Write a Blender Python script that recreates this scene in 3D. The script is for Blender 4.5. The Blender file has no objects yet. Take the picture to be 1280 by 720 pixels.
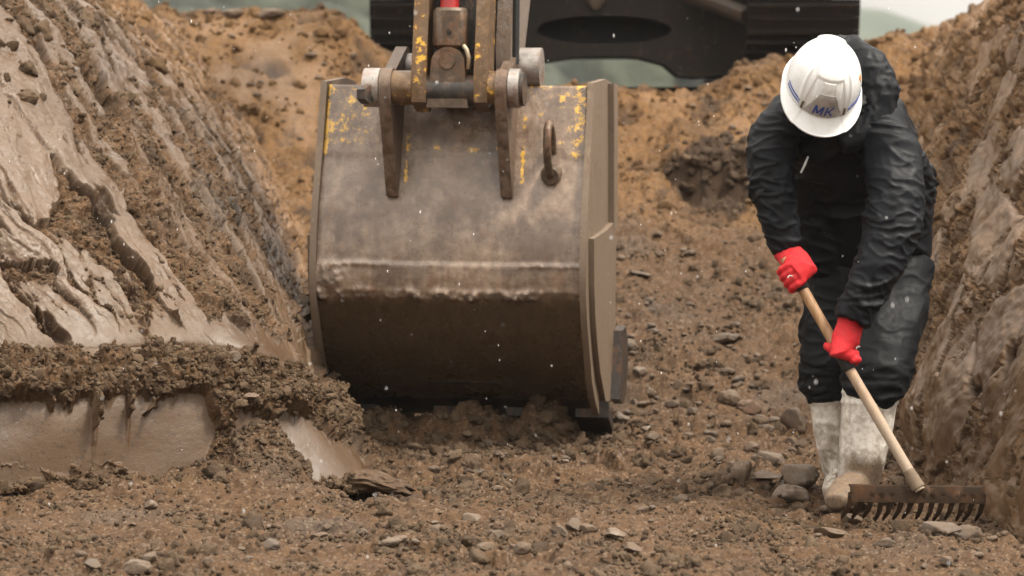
import bpy, bmesh, math, random
import numpy as np
from mathutils import Vector, Matrix
random.seed(7)
RNG = np.random.default_rng(11)
scene = bpy.context.scene
COL = scene.collection

# ---------------------------------------------------------------- camera
FPX, CX, CY, HZ = 4000.0, 640.0, 360.0, 230.0
CAMZ = 1.03
PITCH = math.atan((CY - HZ) / FPX)
FWD = np.array([0, math.cos(PITCH), -math.sin(PITCH)])
UPV = np.array([0, math.sin(PITCH), math.cos(PITCH)])
RGT = np.array([1.0, 0, 0])
CAM = np.array([0, 0, CAMZ])

def P(px, py, Y):
    """world point at distance Y (along +Y) seen at photo pixel px,py: used to take sizes off the photograph"""
    r = FWD + RGT * ((px - CX) / FPX) + UPV * ((CY - py) / FPX)
    return CAM + r * (Y / r[1])

cam_d = bpy.data.cameras.new('camera')
cam = bpy.data.objects.new('camera', cam_d)
COL.objects.link(cam)
cam.location = CAM
cam.rotation_euler = (math.pi / 2 - PITCH, 0, 0)
cam_d.sensor_width = 36.0
cam_d.lens = FPX / 1280.0 * 36.0
cam_d.clip_start = 0.1
cam_d.clip_end = 3000
cam_d.dof.use_dof = True
cam_d.dof.focus_distance = 9.95
cam_d.dof.aperture_fstop = 4.0
cam_d.dof.aperture_blades = 9
scene.camera = cam

# ---------------------------------------------------------------- noise
_pr = np.random.default_rng(3)
PERM = _pr.permutation(256).astype(np.int32)
G3 = _pr.normal(size=(256, 3)); G3 /= np.linalg.norm(G3, axis=1)[:, None]; G3 = G3.astype(np.float32)
R3 = _pr.random((256, 3)).astype(np.float32)

def perlin(p):
    p = np.asarray(p, np.float32)
    i = np.floor(p); f = p - i; i = i.astype(np.int32)
    w = f * f * f * (f * (f * 6 - 15) + 10)
    out = 0
    hx = (PERM[i[:, 0] & 255], PERM[(i[:, 0] + 1) & 255])
    for a in (0, 1):
        wa = w[:, 0] if a else 1 - w[:, 0]
        for b in (0, 1):
            wb = w[:, 1] if b else 1 - w[:, 1]
            hy = PERM[(hx[a] + i[:, 1] + b) & 255]
            for c in (0, 1):
                wc = w[:, 2] if c else 1 - w[:, 2]
                g = G3[PERM[(hy + i[:, 2] + c) & 255]]
                d = g[:, 0] * (f[:, 0] - a) + g[:, 1] * (f[:, 1] - b) + g[:, 2] * (f[:, 2] - c)
                out = out + d * wa * wb * wc
    return out * 1.5

def fbm(p, octs=4, gain=.5, lac=2.03):
    p = np.asarray(p, np.float32)
    a, s, t = 1.0, 0, 0
    for k in range(octs):
        s = s + a * perlin(p + 17.3 * k); t += a
        a *= gain; p = p * lac
    return s / t

def ridged(p, octs=3, gain=.5):
    p = np.asarray(p, np.float32)
    a, s, t = 1.0, 0, 0
    for k in range(octs):
        s = s + a * (1 - np.abs(perlin(p + 9.1 * k)) * 2); t += a
        a *= gain; p = p * 2.07
    return s / t

def worley2(x, y):
    """2-d cells: nearest distance, second nearest and a random number per cell"""
    x = np.asarray(x, np.float32); y = np.asarray(y, np.float32)
    ix = np.floor(x).astype(np.int32); iy = np.floor(y).astype(np.int32)
    d1 = np.full(x.shape, 9, np.float32); d2 = d1.copy(); rr = np.zeros_like(d1)
    for a in (-1, 0, 1):
        h = PERM[(ix + a) & 255]
        for b in (-1, 0, 1):
            k = PERM[(h + iy + b) & 255]
            q = R3[k]
            d = (ix + a + q[:, 0] - x) ** 2 + (iy + b + q[:, 1] - y) ** 2
            m = d < d1
            d2 = np.where(m, d1, np.minimum(d2, d))
            rr = np.where(m, q[:, 2], rr)
            d1 = np.where(m, d, d1)
    return np.sqrt(d1), np.sqrt(d2), rr

def sstep(a, b, x):
    t = np.clip((x - a) / (b - a), 0, 1)
    return t * t * (3 - 2 * t)

# ---------------------------------------------------------------- mesh helpers
def mesh_np(name, v, f, smooth=True, attrs=None, tri=None):
    """f: (n,4) or (n,3) int array"""
    me = bpy.data.meshes.new(name)
    v = np.asarray(v, np.float32); f = np.asarray(f, np.int32)
    k = f.shape[1]
    me.vertices.add(len(v)); me.vertices.foreach_set('co', v.ravel())
    me.loops.add(f.size); me.loops.foreach_set('vertex_index', f.ravel())
    me.polygons.add(len(f))
    me.polygons.foreach_set('loop_start', np.arange(0, f.size, k, dtype=np.int32))
    try:
        me.polygons.foreach_set('loop_total', np.full(len(f), k, np.int32))
    except Exception:
        pass
    me.polygons.foreach_set('use_smooth', np.full(len(f), bool(smooth)))
    for n, a in (attrs or {}).items():
        at = me.attributes.new(n, 'FLOAT', 'POINT')
        at.data.foreach_set('value', np.asarray(a, np.float32).ravel())
    me.update(calc_edges=True)
    return me

def link(name, me, mat=None, parent=None, center=True):
    """one mesh object, its origin moved to the middle of its own geometry"""
    o = bpy.data.objects.new(name, me)
    COL.objects.link(o)
    if mat is not None:
        me.materials.clear(); me.materials.append(mat)
    if center and len(me.vertices):
        co = np.empty(len(me.vertices) * 3, np.float32); me.vertices.foreach_get('co', co)
        co = co.reshape(-1, 3); c = (co.min(0) + co.max(0)) / 2
        me.vertices.foreach_set('co', (co - c).ravel()); me.update()
        o.location = c
    if parent is not None:
        o.parent = parent
        m = Matrix.Identity(4); q = parent
        chain = []
        while q is not None:
            chain.append(q); q = q.parent
        for q in reversed(chain):
            m = m @ (q.matrix_parent_inverse if q.parent else Matrix.Identity(4)) @ q.matrix_basis
        o.matrix_parent_inverse = m.inverted()
    return o

def tag(o, label=None, cat=None, group=None, kind=None):
    if label: o['label'] = label
    if cat: o['category'] = cat
    if group: o['group'] = group
    if kind: o['kind'] = kind
    return o

def empty(name, loc, label, cat, group=None):
    o = bpy.data.objects.new(name, None); COL.objects.link(o)
    o.location = loc; o.empty_display_size = .2
    return tag(o, label, cat, group)

def from_bm(name, bm, mat, parent=None, smooth=False, bevel=0, seg=2, auto=None):
    if bevel:
        es = [e for e in bm.edges if len(e.link_faces) == 2 and e.calc_face_angle(0) > .5]
        bmesh.ops.bevel(bm, geom=es, offset=bevel, segments=seg, profile=.6, affect='EDGES', clamp_overlap=True)
    bmesh.ops.recalc_face_normals(bm, faces=bm.faces)
    me = bpy.data.meshes.new(name)
    bm.to_mesh(me); bm.free()
    if smooth or bevel:
        me.polygons.foreach_set('use_smooth', np.full(len(me.polygons), True))
        me.update()
        ang = auto if auto else math.radians(40)
        try:
            me.set_sharp_from_angle(angle=ang)
        except Exception:
            pass
    return link(name, me, mat, parent)

def bm_box(bm, c, sx, sy, sz, R=None):
    """box of half sizes along the three columns of R, centred on c"""
    R = np.eye(3) if R is None else np.asarray(R)
    vs = []
    for i in (-1, 1):
        for j in (-1, 1):
            for k in (-1, 1):
                vs.append(bm.verts.new(np.asarray(c) + R @ np.array([i * sx, j * sy, k * sz])))
    for q in ((0, 1, 3, 2), (4, 6, 7, 5), (0, 4, 5, 1), (2, 3, 7, 6), (0, 2, 6, 4), (1, 5, 7, 3)):
        bm.faces.new([vs[i] for i in q])

def frame_of(t, hint=(0, 1, 0)):
    t = np.asarray(t, float); t = t / np.linalg.norm(t)
    h = np.asarray(hint, float)
    s = np.cross(t, h)
    if np.linalg.norm(s) < 1e-4:
        s = np.cross(t, (1, 0, 0.3))
    s /= np.linalg.norm(s)
    n = np.cross(s, t)
    return s, n, t

def bm_tube(bm, pts, radii, n=16, hint=(0, 1, 0), cap=True, power=2.0):
    """loft of (super)elliptic rings; radii are numbers or (side, depth) pairs"""
    pts = [np.asarray(p, float) for p in pts]
    rings = []
    for i, p in enumerate(pts):
        a = pts[max(i - 1, 0)]; b = pts[min(i + 1, len(pts) - 1)]
        s, nn, t = frame_of(b - a, hint)
        r = radii[i]
        rx, ry = (r, r) if np.isscalar(r) else r
        ring = []
        for k in range(n):
            th = 2 * math.pi * k / n
            c, d = math.cos(th), math.sin(th)
            c = math.copysign(abs(c) ** (2 / power), c); d = math.copysign(abs(d) ** (2 / power), d)
            ring.append(bm.verts.new(p + s * (rx * c) + nn * (ry * d)))
        rings.append(ring)
    for r0, r1 in zip(rings, rings[1:]):
        for k in range(n):
            bm.faces.new((r0[k], r0[(k + 1) % n], r1[(k + 1) % n], r1[k]))
    if cap:
        bm.faces.new(rings[0][::-1]); bm.faces.new(rings[-1])

def bm_prism(bm, poly, ext, hole=None):
    """poly: list of 3-d points (a planar outline), extruded by the vector ext"""
    ext = np.asarray(ext, float)
    loops = [poly] + ([hole] if hole is not None else [])
    tops, bots = [], []
    edges = []
    for lp in loops:
        v0 = [bm.verts.new(np.asarray(p, float)) for p in lp]
        v1 = [bm.verts.new(np.asarray(p, float) + ext) for p in lp]
        n = len(lp)
        for i in range(n):
            bm.faces.new((v0[i], v0[(i + 1) % n], v1[(i + 1) % n], v1[i]))
        tops.append(v0); bots.append(v1)
    if hole is None:
        bm.faces.new(tops[0]); bm.faces.new(bots[0][::-1])
    else:
        for grp in (tops, bots):
            es = []
            for vs in grp:
                for i in range(len(vs)):
                    es.append(bm.edges.get((vs[i], vs[(i + 1) % len(vs)])))
            bmesh.ops.triangle_fill(bm, edges=es, use_beauty=True)

def remesh(bm, voxel, smooth_it=4, fac=.5, keep=.0):
    """fuse the overlapping closed shapes of bm into one continuous skin and relax it; returns verts, quads"""
    me = bpy.data.meshes.new('tmp'); bmesh.ops.recalc_face_normals(bm, faces=bm.faces)
    bm.to_mesh(me); bm.free()
    o = bpy.data.objects.new('tmp', me); COL.objects.link(o)
    m = o.modifiers.new('r', 'REMESH'); m.mode = 'VOXEL'; m.voxel_size = voxel; m.adaptivity = 0
    if smooth_it:
        s = o.modifiers.new('s', 'SMOOTH'); s.factor = fac; s.iterations = smooth_it
    dg = bpy.context.evaluated_depsgraph_get(); dg.update()
    e = bpy.data.meshes.new_from_object(o.evaluated_get(dg))
    v = np.empty(len(e.vertices) * 3, np.float32); e.vertices.foreach_get('co', v); v = v.reshape(-1, 3)
    n = np.empty(len(e.vertices) * 3, np.float32); e.vertices.foreach_get('normal', n); n = n.reshape(-1, 3)
    f = [tuple(p.vertices) for p in e.polygons]
    bpy.data.objects.remove(o); bpy.data.meshes.remove(me); bpy.data.meshes.remove(e)
    q = np.array([x if len(x) == 4 else (x[0], x[1], x[2], x[2]) for x in f], np.int32)
    return v, n, q

# ---------------------------------------------------------------- materials
def srgb(r, g, b):
    f = lambda c: (c / 255 / 12.92) if c / 255 <= .04045 else ((c / 255 + .055) / 1.055) ** 2.4
    return (f(r), f(g), f(b), 1)

class NT:
    def __init__(s, name):
        s.m = bpy.data.materials.new(name); s.m.use_nodes = True
        s.t = s.m.node_tree; s.n = s.t.nodes; s.l = s.t.links
        s.n.clear()
        s.out = s.n.new('ShaderNodeOutputMaterial')
        s.b = s.n.new('ShaderNodeBsdfPrincipled')
        s.l.new(s.b.outputs[0], s.out.inputs[0])
        s.geo = None
    def set(s, sock, v):
        if hasattr(v, 'is_linked') or isinstance(v, bpy.types.NodeSocket):
            s.l.new(v, sock)
        else:
            sock.default_value = v
    def p(s, **k):
        for n, v in k.items():
            s.set(s.b.inputs[n.replace('_', ' ')], v)
        return s
    def coord(s, which='Object', scale=None):
        if which == 'World':
            g = s.n.new('ShaderNodeNewGeometry'); o = g.outputs['Position']
        else:
            o = s.n.new('ShaderNodeTexCoord').outputs[which]
        if scale is not None:
            mp = s.n.new('ShaderNodeMapping'); s.l.new(o, mp.inputs['Vector'])
            mp.inputs['Scale'].default_value = scale if hasattr(scale, '__len__') else (scale,) * 3
            o = mp.outputs[0]
        return o
    def noise(s, vec, scale=5, detail=5, rough=.55, dist=0):
        n = s.n.new('ShaderNodeTexNoise'); s.l.new(vec, n.inputs['Vector'])
        n.inputs['Scale'].default_value = scale; n.inputs['Detail'].default_value = detail
        n.inputs['Roughness'].default_value = rough; n.inputs['Distortion'].default_value = dist
        return n.outputs['Fac']
    def voro(s, vec, scale=5, feature='F1', out='Distance'):
        n = s.n.new('ShaderNodeTexVoronoi'); s.l.new(vec, n.inputs['Vector']); n.feature = feature
        n.inputs['Scale'].default_value = scale
        return n.outputs[out]
    def ramp(s, fac, stops):
        r = s.n.new('ShaderNodeValToRGB'); s.l.new(fac, r.inputs[0])
        e = r.color_ramp.elements
        while len(e) < len(stops): e.new(.5)
        for x, (pos, c) in zip(e, stops):
            x.position = pos; x.color = c if hasattr(c, '__len__') else (c, c, c, 1)
        return r.outputs[0]
    def mix(s, fac, a, b, mode='MIX'):
        n = s.n.new('ShaderNodeMix'); n.data_type = 'RGBA'; n.blend_type = mode
        a, b = [(q, q, q, 1) if isinstance(q, (int, float)) else q for q in (a, b)]
        s.set(n.inputs[0], fac); s.set(n.inputs[6], a); s.set(n.inputs[7], b)
        return n.outputs[2]
    def math(s, op, a, b=0.0, clamp=False):
        n = s.n.new('ShaderNodeMath'); n.operation = op; n.use_clamp = clamp
        s.set(n.inputs[0], a); s.set(n.inputs[1], b)
        return n.outputs[0]
    def attr(s, name):
        n = s.n.new('ShaderNodeAttribute'); n.attribute_name = name
        return n.outputs['Fac']
    def sep(s, vec):
        n = s.n.new('ShaderNodeSeparateXYZ'); s.l.new(vec, n.inputs[0])
        return n.outputs
    def bump(s, h, strength=.5, dist=.01, prev=None):
        n = s.n.new('ShaderNodeBump'); s.l.new(h, n.inputs['Height'])
        n.inputs['Strength'].default_value = strength; n.inputs['Distance'].default_value = dist
        if prev is not None: s.l.new(prev, n.inputs['Normal'])
        return n.outputs[0]
# ---------------------------------------------------------------- soil materials
def soil_material(name):
    t = NT(name)
    w = t.coord('World')
    sm, oc, gr = t.attr('smear'), t.attr('ochre'), t.attr('grey')
    n1 = t.noise(w, 3.2, 6, .6)
    n2 = t.noise(w, 26, 6, .65)
    n3 = t.noise(w, 170, 4, .7)
    vo = t.voro(w, 120, 'F1', 'Color')
    vs = t.sep(vo)
    brown = t.mix(t.ramp(n2, [(.3, 0), (.7, 1)]), (.040, .021, .0105, 1), (.140, .084, .049, 1))
    brown = t.mix(t.ramp(n1, [(.35, 0), (.65, 1)]), brown, t.mix(.5, brown, (.125, .068, .030, 1)))
    ochre = t.mix(t.ramp(n2, [(.3, 0), (.7, 1)]), (.115, .056, .019, 1), (.245, .130, .050, 1))
    c = t.mix(oc, brown, ochre)
    grey = t.mix(n2, (.055, .050, .046, 1), (.125, .115, .105, 1))
    c = t.mix(gr, c, grey)
    # single grains: a few pale chips and dark crumbs
    chips = t.ramp(vs[0], [(.82, 0), (.90, 1)])
    c = t.mix(t.math('MULTIPLY', chips, .5), c, (.235, .175, .125, 1))
    dk = t.ramp(vs[1], [(.76, 0), (.9, 1)])
    c = t.mix(t.math('MULTIPLY', dk, .5), c, (.028, .017, .010, 1))
    c = t.mix(t.math('MULTIPLY', n3, .3), c, (.070, .043, .026, 1))
    clay = t.mix(t.ramp(n1, [(.35, 0), (.65, 1)]), (.056, .031, .015, 1), (.086, .052, .029, 1))
    clay = t.mix(t.attr('pale'), clay, t.mix(n1, (.078, .049, .030, 1), (.128, .085, .056, 1)))
    clay = t.mix(t.math('MULTIPLY', oc, .75), clay, (.22, .112, .038, 1))
    clay = t.mix(t.math('MULTIPLY', t.ramp(n3, [(.45, 0), (.75, 1)]), .40), clay, (.070, .044, .026, 1))
    clay = t.mix(t.math('MULTIPLY', t.ramp(n2, [(.55, 0), (.75, 1)]), .45), clay, (.085, .052, .030, 1))
    clay = t.mix(t.math('MULTIPLY', t.ramp(vs[2], [(.90, 0), (.95, 1)]), .55), clay, (.04, .024, .014, 1))
    c = t.mix(sm, c, clay)
    c = t.mix(t.math('MULTIPLY', t.attr('wet_shade'), .85), c, t.mix(n2, (.022, .013, .008, 1), (.055, .034, .020, 1)))  # damp soil, plus shade painted dark into hollows and tears
    r_soil = t.ramp(n2, [(.3, .50), (.7, .92)])
    r_clay = t.ramp(t.math('ADD', t.math('MULTIPLY', n1, .5), t.math('MULTIPLY', n2, .5)), [(.38, .30), (.62, .56)])
    rr = t.mix(sm, r_soil, r_clay)
    h = t.math('ADD', t.math('MULTIPLY', n2, .6), t.math('MULTIPLY', n3, .4))
    hs = t.math('MULTIPLY', h, t.math('SUBTRACT', 1.0, t.math('MULTIPLY', sm, .80)))
    nb = t.bump(hs, .9, .018)
    t.p(Base_Color=c, Roughness=rr, Normal=nb, Specular_IOR_Level=t.math('ADD', .15, t.math('MULTIPLY', sm, .28)))
    return t.m
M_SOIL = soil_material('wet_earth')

def clod_material(name):
    t = NT(name)
    w = t.coord('World')
    n2 = t.noise(w, 22, 5, .6); n3 = t.noise(w, 190, 4, .7)
    tone, oc = t.attr('tone'), t.attr('ochre')
    c = t.mix(tone, (0.04675, 0.02915, 0.01705, 1), (0.1375, 0.0946, 0.0594, 1))
    c = t.mix(oc, c, t.mix(tone, (0.1045, 0.05225, 0.0187, 1), (0.2145, 0.121, 0.0495, 1)))
    c = t.mix(t.math('MULTIPLY', n2, .35), c, (0.066, 0.04125, 0.02475, 1))
    c = t.mix(t.ramp(n3, [(.62, 0), (.8, .6)]), c, (0.1815, 0.143, 0.1045, 1))
    t.p(Base_Color=c, Roughness=t.ramp(n2, [(.3, .6), (.7, .92)]), Normal=t.bump(n3, .9, .008), Specular_IOR_Level=.18)
    return t.m
M_CLOD = clod_material('soil_clod')

# ---------------------------------------------------------------- trench floor with the ramp up to the far rim
def lerp_curve(xs, ys):
    xs = np.array(xs, float); ys = np.array(ys, float)
    def f(x):
        # smooth monotone-ish interpolation (cubic hermite)
        m = np.gradient(ys, xs)
        i = np.clip(np.searchsorted(xs, x) - 1, 0, len(xs) - 2)
        h = xs[i + 1] - xs[i]; t = np.clip((x - xs[i]) / h, 0, 1)
        return ((2*t**3 - 3*t**2 + 1) * ys[i] + (t**3 - 2*t**2 + t) * h * m[i]
                + (-2*t**3 + 3*t**2) * ys[i+1] + (t**3 - t**2) * h * m[i+1])
    return f
zc = lerp_curve([7.4, 8.6, 9.6, 10.1, 10.6, 11.1, 11.6, 12.2, 13, 14, 15, 15.7, 16.2, 16.6, 17.0, 17.6],
                [.00, .00, .03, .035, -.01, .005, .05, .115, .34, .62, .92, 1.13, 1.36, 1.56, 1.64, 1.63])

def floor_base(x, y):
    z = zc(y)
    far = sstep(14.8, 16.6, y)
    z = z + far * .278 * sstep(-.52, -1.0, x) + far * .10 * sstep(1.35, 1.9, x)
    # the dark undercut in the ochre bank, right of the bucket
    wob = .10 * perlin(np.stack([x * 4, x * 0 + 3, x * 0], 1)) + .04 * perlin(np.stack([x * 15, y * 3, x * 0], 1))
    win = sstep(.70, .86, x) * sstep(1.35, 1.15, x)
    z = z + win * (.10 * sstep(15.42, 15.52, y + wob) * sstep(16.5, 15.7, y) - .10 * sstep(14.3, 15.40, y + wob) * sstep(15.55, 15.45, y + wob))
    z = z - .13 * sstep(-.2, 0, x) * sstep(1.25, 1.05, x) * sstep(16.3, 16.8, y)
    # lump of spoil on the rim
    z = z + .13 * np.exp(-((x - 2.05) / .17) ** 2 - ((y - 16.9) / .35) ** 2)
    # scrape in front of the cut nose
    z = z - .12 * np.exp(-(np.abs((x + .46) / .17)) ** 3 - (np.abs((y - 10.24) / .24)) ** 3)
    # the near crest (spread and raked soil)
    p = np.stack([x * 1.3, y * 1.3, np.zeros_like(x)], 1)
    z = z + .05 * perlin(p * np.float32(.8)) * sstep(8.0, 9, y)
    z = z - .055 * sstep(.55, 1.0, x) * sstep(10.6, 9.9, y) - .02 * np.exp(-((x - 1.22) / .28) ** 2 - ((y - 9.74) / .14) ** 2)
    # soil heaped between the bucket's teeth
    for mx, mw, mh in ((-.46, .075, .085), (-.14, .088, .125), (.108, .088, .125), (-.30, .05, .04), (-.02, .05, .045)):
        z = z + mh * np.exp(-(np.abs((x - mx) / mw)) ** 3 - ((y - 11.84) / .11) ** 2)
    # talus at the foot of the left cut
    z = z + .05 * sstep(-.50, -1.3, x) * np.exp(-((y - 10.05) / .42) ** 2) + .15 * np.exp(-((x + .80) / .20) ** 2 - ((y - 10.22) / .17) ** 2) * (1 + .5 * perlin(np.stack([x * 7, y * 7, x * 0], 1)))
    return z

FX = np.linspace(-2.45, 2.6, 1080)
FY = np.concatenate([np.linspace(7.4, 11.4, 500, endpoint=False), np.linspace(11.4, 17.6, 460)])
gx, gy = np.meshgrid(FX, FY)
X, Y = gx.ravel(), gy.ravel()
Z = floor_base(X, Y)
near = sstep(11.2, 10.2, Y)
farm = sstep(14.2, 15.6, Y + .35 * perlin(np.stack([X * 2, Y * 2, X * 0 + 5], 1)))
p3 = np.stack([X, Y, Z], 1)
wx = X + .02 * perlin(p3 * 22); wy = Y + .02 * perlin(p3 * 22 + 40)
Zd = (.030 + .05 * sstep(14.3, 15.5, Y)) * fbm(p3 * 3.1, 3) + (.018 + .02 * sstep(14.3, 15.5, Y)) * fbm(p3 * 11, 5, .65) + .004 * fbm(p3 * 60, 2)
for sc, am in ((.21, .050), (.10, .034), (.05, .021), (.024, .012), (.013, .0055)):
    d1, d2, rr = worley2(wx / sc, wy / sc)
    keep = sstep(.25, .75, rr)
    b = np.clip(np.minimum(1 - (d1 / .66) ** 2, .62 * (.6 + .8 * rr)) * 1.4, 0, 1) * keep
    b = b * np.where(Y < 10.25, .62, 1.0)
    patch = sstep(-.25, .35, perlin(np.stack([X * 1.7 + sc * 90, Y * 1.7, X * 0], 1)))
    Zd += am * b * (.35 + .65 * patch) * (1 - .45 * farm)
# far ramp: smeared by the bucket in places
smf = (1 - sstep(.9, .5, np.hypot((X - 1.0) / .6, (Y - 15.2) / .8))) * sstep(.02, .28, fbm(np.stack([X * 2.2 + 3, Y * 1.2, X * 0 + 7], 1), 4) + .05) * farm * sstep(17, 16.4, Y)
dk = sstep(.12, .4, fbm(np.stack([X * 3.3 + 30, Y * 2.5, Z * 3], 1), 4))
hq0 = fbm(np.stack([X * 9, Y * 5, X * 0 + 13], 1), 5, .6)
Zd = Zd * (1 - .65 * smf) - .05 * dk * farm + .16 * hq0 * sstep(.9, .4, np.hypot((X - 1.02) / .45, (Y - 15.42) / .45))
Z = Z + Zd
ochre = farm * np.clip(.85 + .5 * fbm(p3 * 2.4 + 60, 3), 0, 1) * (1 - .85 * dk)
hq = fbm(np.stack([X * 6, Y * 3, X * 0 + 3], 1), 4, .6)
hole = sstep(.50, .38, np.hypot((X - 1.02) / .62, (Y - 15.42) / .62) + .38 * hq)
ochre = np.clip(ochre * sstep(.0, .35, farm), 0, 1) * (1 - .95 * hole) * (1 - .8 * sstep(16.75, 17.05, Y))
ochre = np.clip(ochre + .12 * (1 - near) * sstep(-.1, .4, fbm(p3 * 1.6, 2)), 0, 1)
grey = .35 * sstep(.15, .45, fbm(p3 * 2.1 + 9, 3)) * (1 - farm)
ny, nx = gx.shape
idx = np.arange(nx * ny).reshape(ny, nx)
quads = np.stack([idx[:-1, :-1], idx[:-1, 1:], idx[1:, 1:], idx[1:, :-1]], -1).reshape(-1, 4)
FLOORZ = Z.reshape(ny, nx)
me = mesh_np('trench_floor', np.stack([X, Y, Z], 1), quads, True,
             {'wet_shade': np.clip(1.2 * np.exp(-(np.abs((X + .45) / .15)) ** 3 - (np.abs((Y - 10.38) / .14)) ** 3) + hole + .8 * dk * farm + .55 * sstep(.25, .5, fbm(p3 * 2.7 + 77, 4)), 0, 1), 'smear': smf * .75, 'ochre': ochre, 'grey': grey})  # undercut and bank-foot hollow have their shade painted in; other patches are damp
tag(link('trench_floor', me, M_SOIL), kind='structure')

def floor_z(x, y):
    i = int(np.clip(np.searchsorted(FX, x), 0, nx - 1)); j = int(np.clip(np.searchsorted(FY, y), 0, ny - 1))
    return float(FLOORZ[j, i])
FLOOR_PTS = (np.stack([X, Y, Z], 1), ochre, smf)

# ---------------------------------------------------------------- cut banks: lofted sheets
def cr(a, t):
    """Catmull-Rom through a[0..n-1] at parameters t"""
    n = len(a); i = np.clip(np.floor(t).astype(int), 0, n - 2); f = t - i
    f = f.reshape((-1,) + (1,) * (a.ndim - 1))
    g = lambda k: a[np.clip(k, 0, n - 1)]
    p0, p1, p2, p3 = g(i - 1), g(i), g(i + 1), g(i + 2)
    p0 = np.where((i - 1 < 0).reshape(f.shape), 2 * p1 - p2, p0)
    p3 = np.where((i + 2 > n - 1).reshape(f.shape), 2 * p2 - p1, p3)
    return .5 * (2*p1 + (p2 - p0)*f + (2*p0 - 5*p1 + 4*p2 - p3)*f*f + (3*p1 - p0 - 3*p2 + p3)*f**3)

def loft(net, us, vs):
    a = np.array(net, float)                    # (cols, rows, 3)
    b = cr(a, us)                               # (nu, rows, 3)
    b = np.swapaxes(b, 0, 1)
    return np.swapaxes(cr(b, vs), 0, 1)         # (nu, nv, 3)

def grid_normals(g):
    du = np.gradient(g, axis=0); dv = np.gradient(g, axis=1)
    n = np.cross(du, dv); n /= np.linalg.norm(n, axis=2)[..., None] + 1e-12
    return n

def spaced(n_seg, weights, total):
    out = []
    w = np.array(weights, float); w = w / w.sum() * total
    for i in range(n_seg):
        k = max(2, int(w[i])); out.append(i + np.arange(k) / k)
    out.append([n_seg])
    return np.concatenate(out)

L = [
 [(-150,640,9.55),(-150,505,9.65),(-160,462,9.95),(-175,425,10.0),(-340,225,10.15),(-520,0,10.4),(-560,-30,10.6)],
 [(-60,625,9.72),(-60,500,9.82),(-70,455,10.08),(-80,418,10.14),(-260,215,10.35),(-420,0,10.7),(-470,-20,10.9)],
 [(90,618,9.90),(95,498,9.98),(88,446,10.22),(78,412,10.28),(-70,215,10.55),(-220,0,11.0),(-270,-15,11.2)],
 [(225,612,10.05),(228,486,10.14),(215,440,10.36),(200,402,10.42),(60,205,10.85),(-75,-5,11.4),(-130,-15,11.7)],
 [(340,612,10.18),(335,500,10.32),(322,452,10.46),(300,412,10.52),(160,205,11.2),(20,-12,12.0),(-60,-15,12.3)],
 [(462,622,10.36),(420,540,10.62),(382,485,10.8),(356,425,10.92),(245,205,11.9),(85,-8,13.0),(-10,-10,13.4)],
 [(466,600,11.1),(420,530,11.3),(384,475,11.5),(370,395,11.8),(290,200,12.9),(125,0,14.2),(30,0,14.7)],
 [(415,480,12.9),(400,445,13.0),(392,405,13.1),(380,345,13.4),(308,185,14.4),(165,10,15.4),(80,10,16)],
 [(420,340,14.9),(400,315,15.0),(385,285,15.1),(355,235,15.3),(280,125,15.9),(205,25,16.7),(150,25,17.4)],
]
Ln = [[P(*q) for q in c] for c in L]
us = spaced(8, [90, 150, 150, 150, 190, 170, 110, 70], 1000)
vs = spaced(6, [230, 110, 80, 270, 330, 40], 1000)
G = loft(Ln, us, vs)
N = grid_normals(G)
if N[500, 500, 0] < 0: N = -N
U, V = np.meshgrid(us, vs, indexing='ij')
ul = np.concatenate([[0], np.cumsum(np.linalg.norm(np.diff(G[:, 450], axis=0), axis=1))])
vl = np.concatenate([[0], np.cumsum(np.linalg.norm(np.diff(G[400], axis=0), axis=1))])
UL, VL = np.meshgrid(ul, vl, indexing='ij')
u, v, x_, y_ = U.ravel(), V.ravel(), UL.ravel(), VL.ravel()
g = G.reshape(-1, 3).astype(np.float32); nrm = N.reshape(-1, 3)
o0 = np.zeros_like(x_)
warp = .055 * perlin(np.stack([x_ * 4, y_ * 4, o0 + 2], 1))
jag = .046 * fbm(np.stack([x_ * 8, y_ * 6, o0 + 12], 1), 5, .62)
st1 = fbm(np.stack([(x_ + warp) / .16, y_ / .75, o0 + 1], 1), 4, .55)
st2 = fbm(np.stack([(x_ + warp) / .05, y_ / .50, o0 + 4], 1), 3, .55)
blob = fbm(np.stack([x_ / .22, y_ / .22, o0 + 8], 1), 5, .6)
# slabs left by the bucket teeth: long down the slope, each at its own level, crumbling along their edges
xq, yq = x_ + jag + .06 * st1, y_ + 3 * jag
e1, e2, er = worley2((xq + warp) / (.125 - .035 * sstep(3, 5, u)), yq / (1.0 - .45 * sstep(3, 5, u)))
b1, b2, br = worley2((xq + .03) / .05 + 40, yq / .55 + 9)
edge = np.minimum((e2 - e1) / .30, 1); edge2 = np.minimum((b2 - b1) / .28, 1)
up = sstep(2.8, 3.3, v)
s_up = (er - .44 + .10 * np.exp(-((u - 2.9) / .8) ** 2 - ((v - 3.7) / .9) ** 2)) * 1.5 + .62 * blob + .55 * st2 + .30 * fbm(np.stack([x_ / .03, y_ / .10, o0 + 44], 1), 3, .6) - .45 * (1 - edge) ** 2 - .22 * (1 - edge2) ** 3 * (er < .75)
s_up = s_up - .55 * sstep(.05, .35, fbm(np.stack([x_ / .10, y_ / .16, o0 + 61], 1), 4, .6)) * sstep(2.8, 4.0, u)
s_up += .20 - .07 * np.clip(u - 3.4, 0, 3) - .25 * sstep(4.45, 5.1, v) + .22 * sstep(3.6, 3.0, u)
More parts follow.
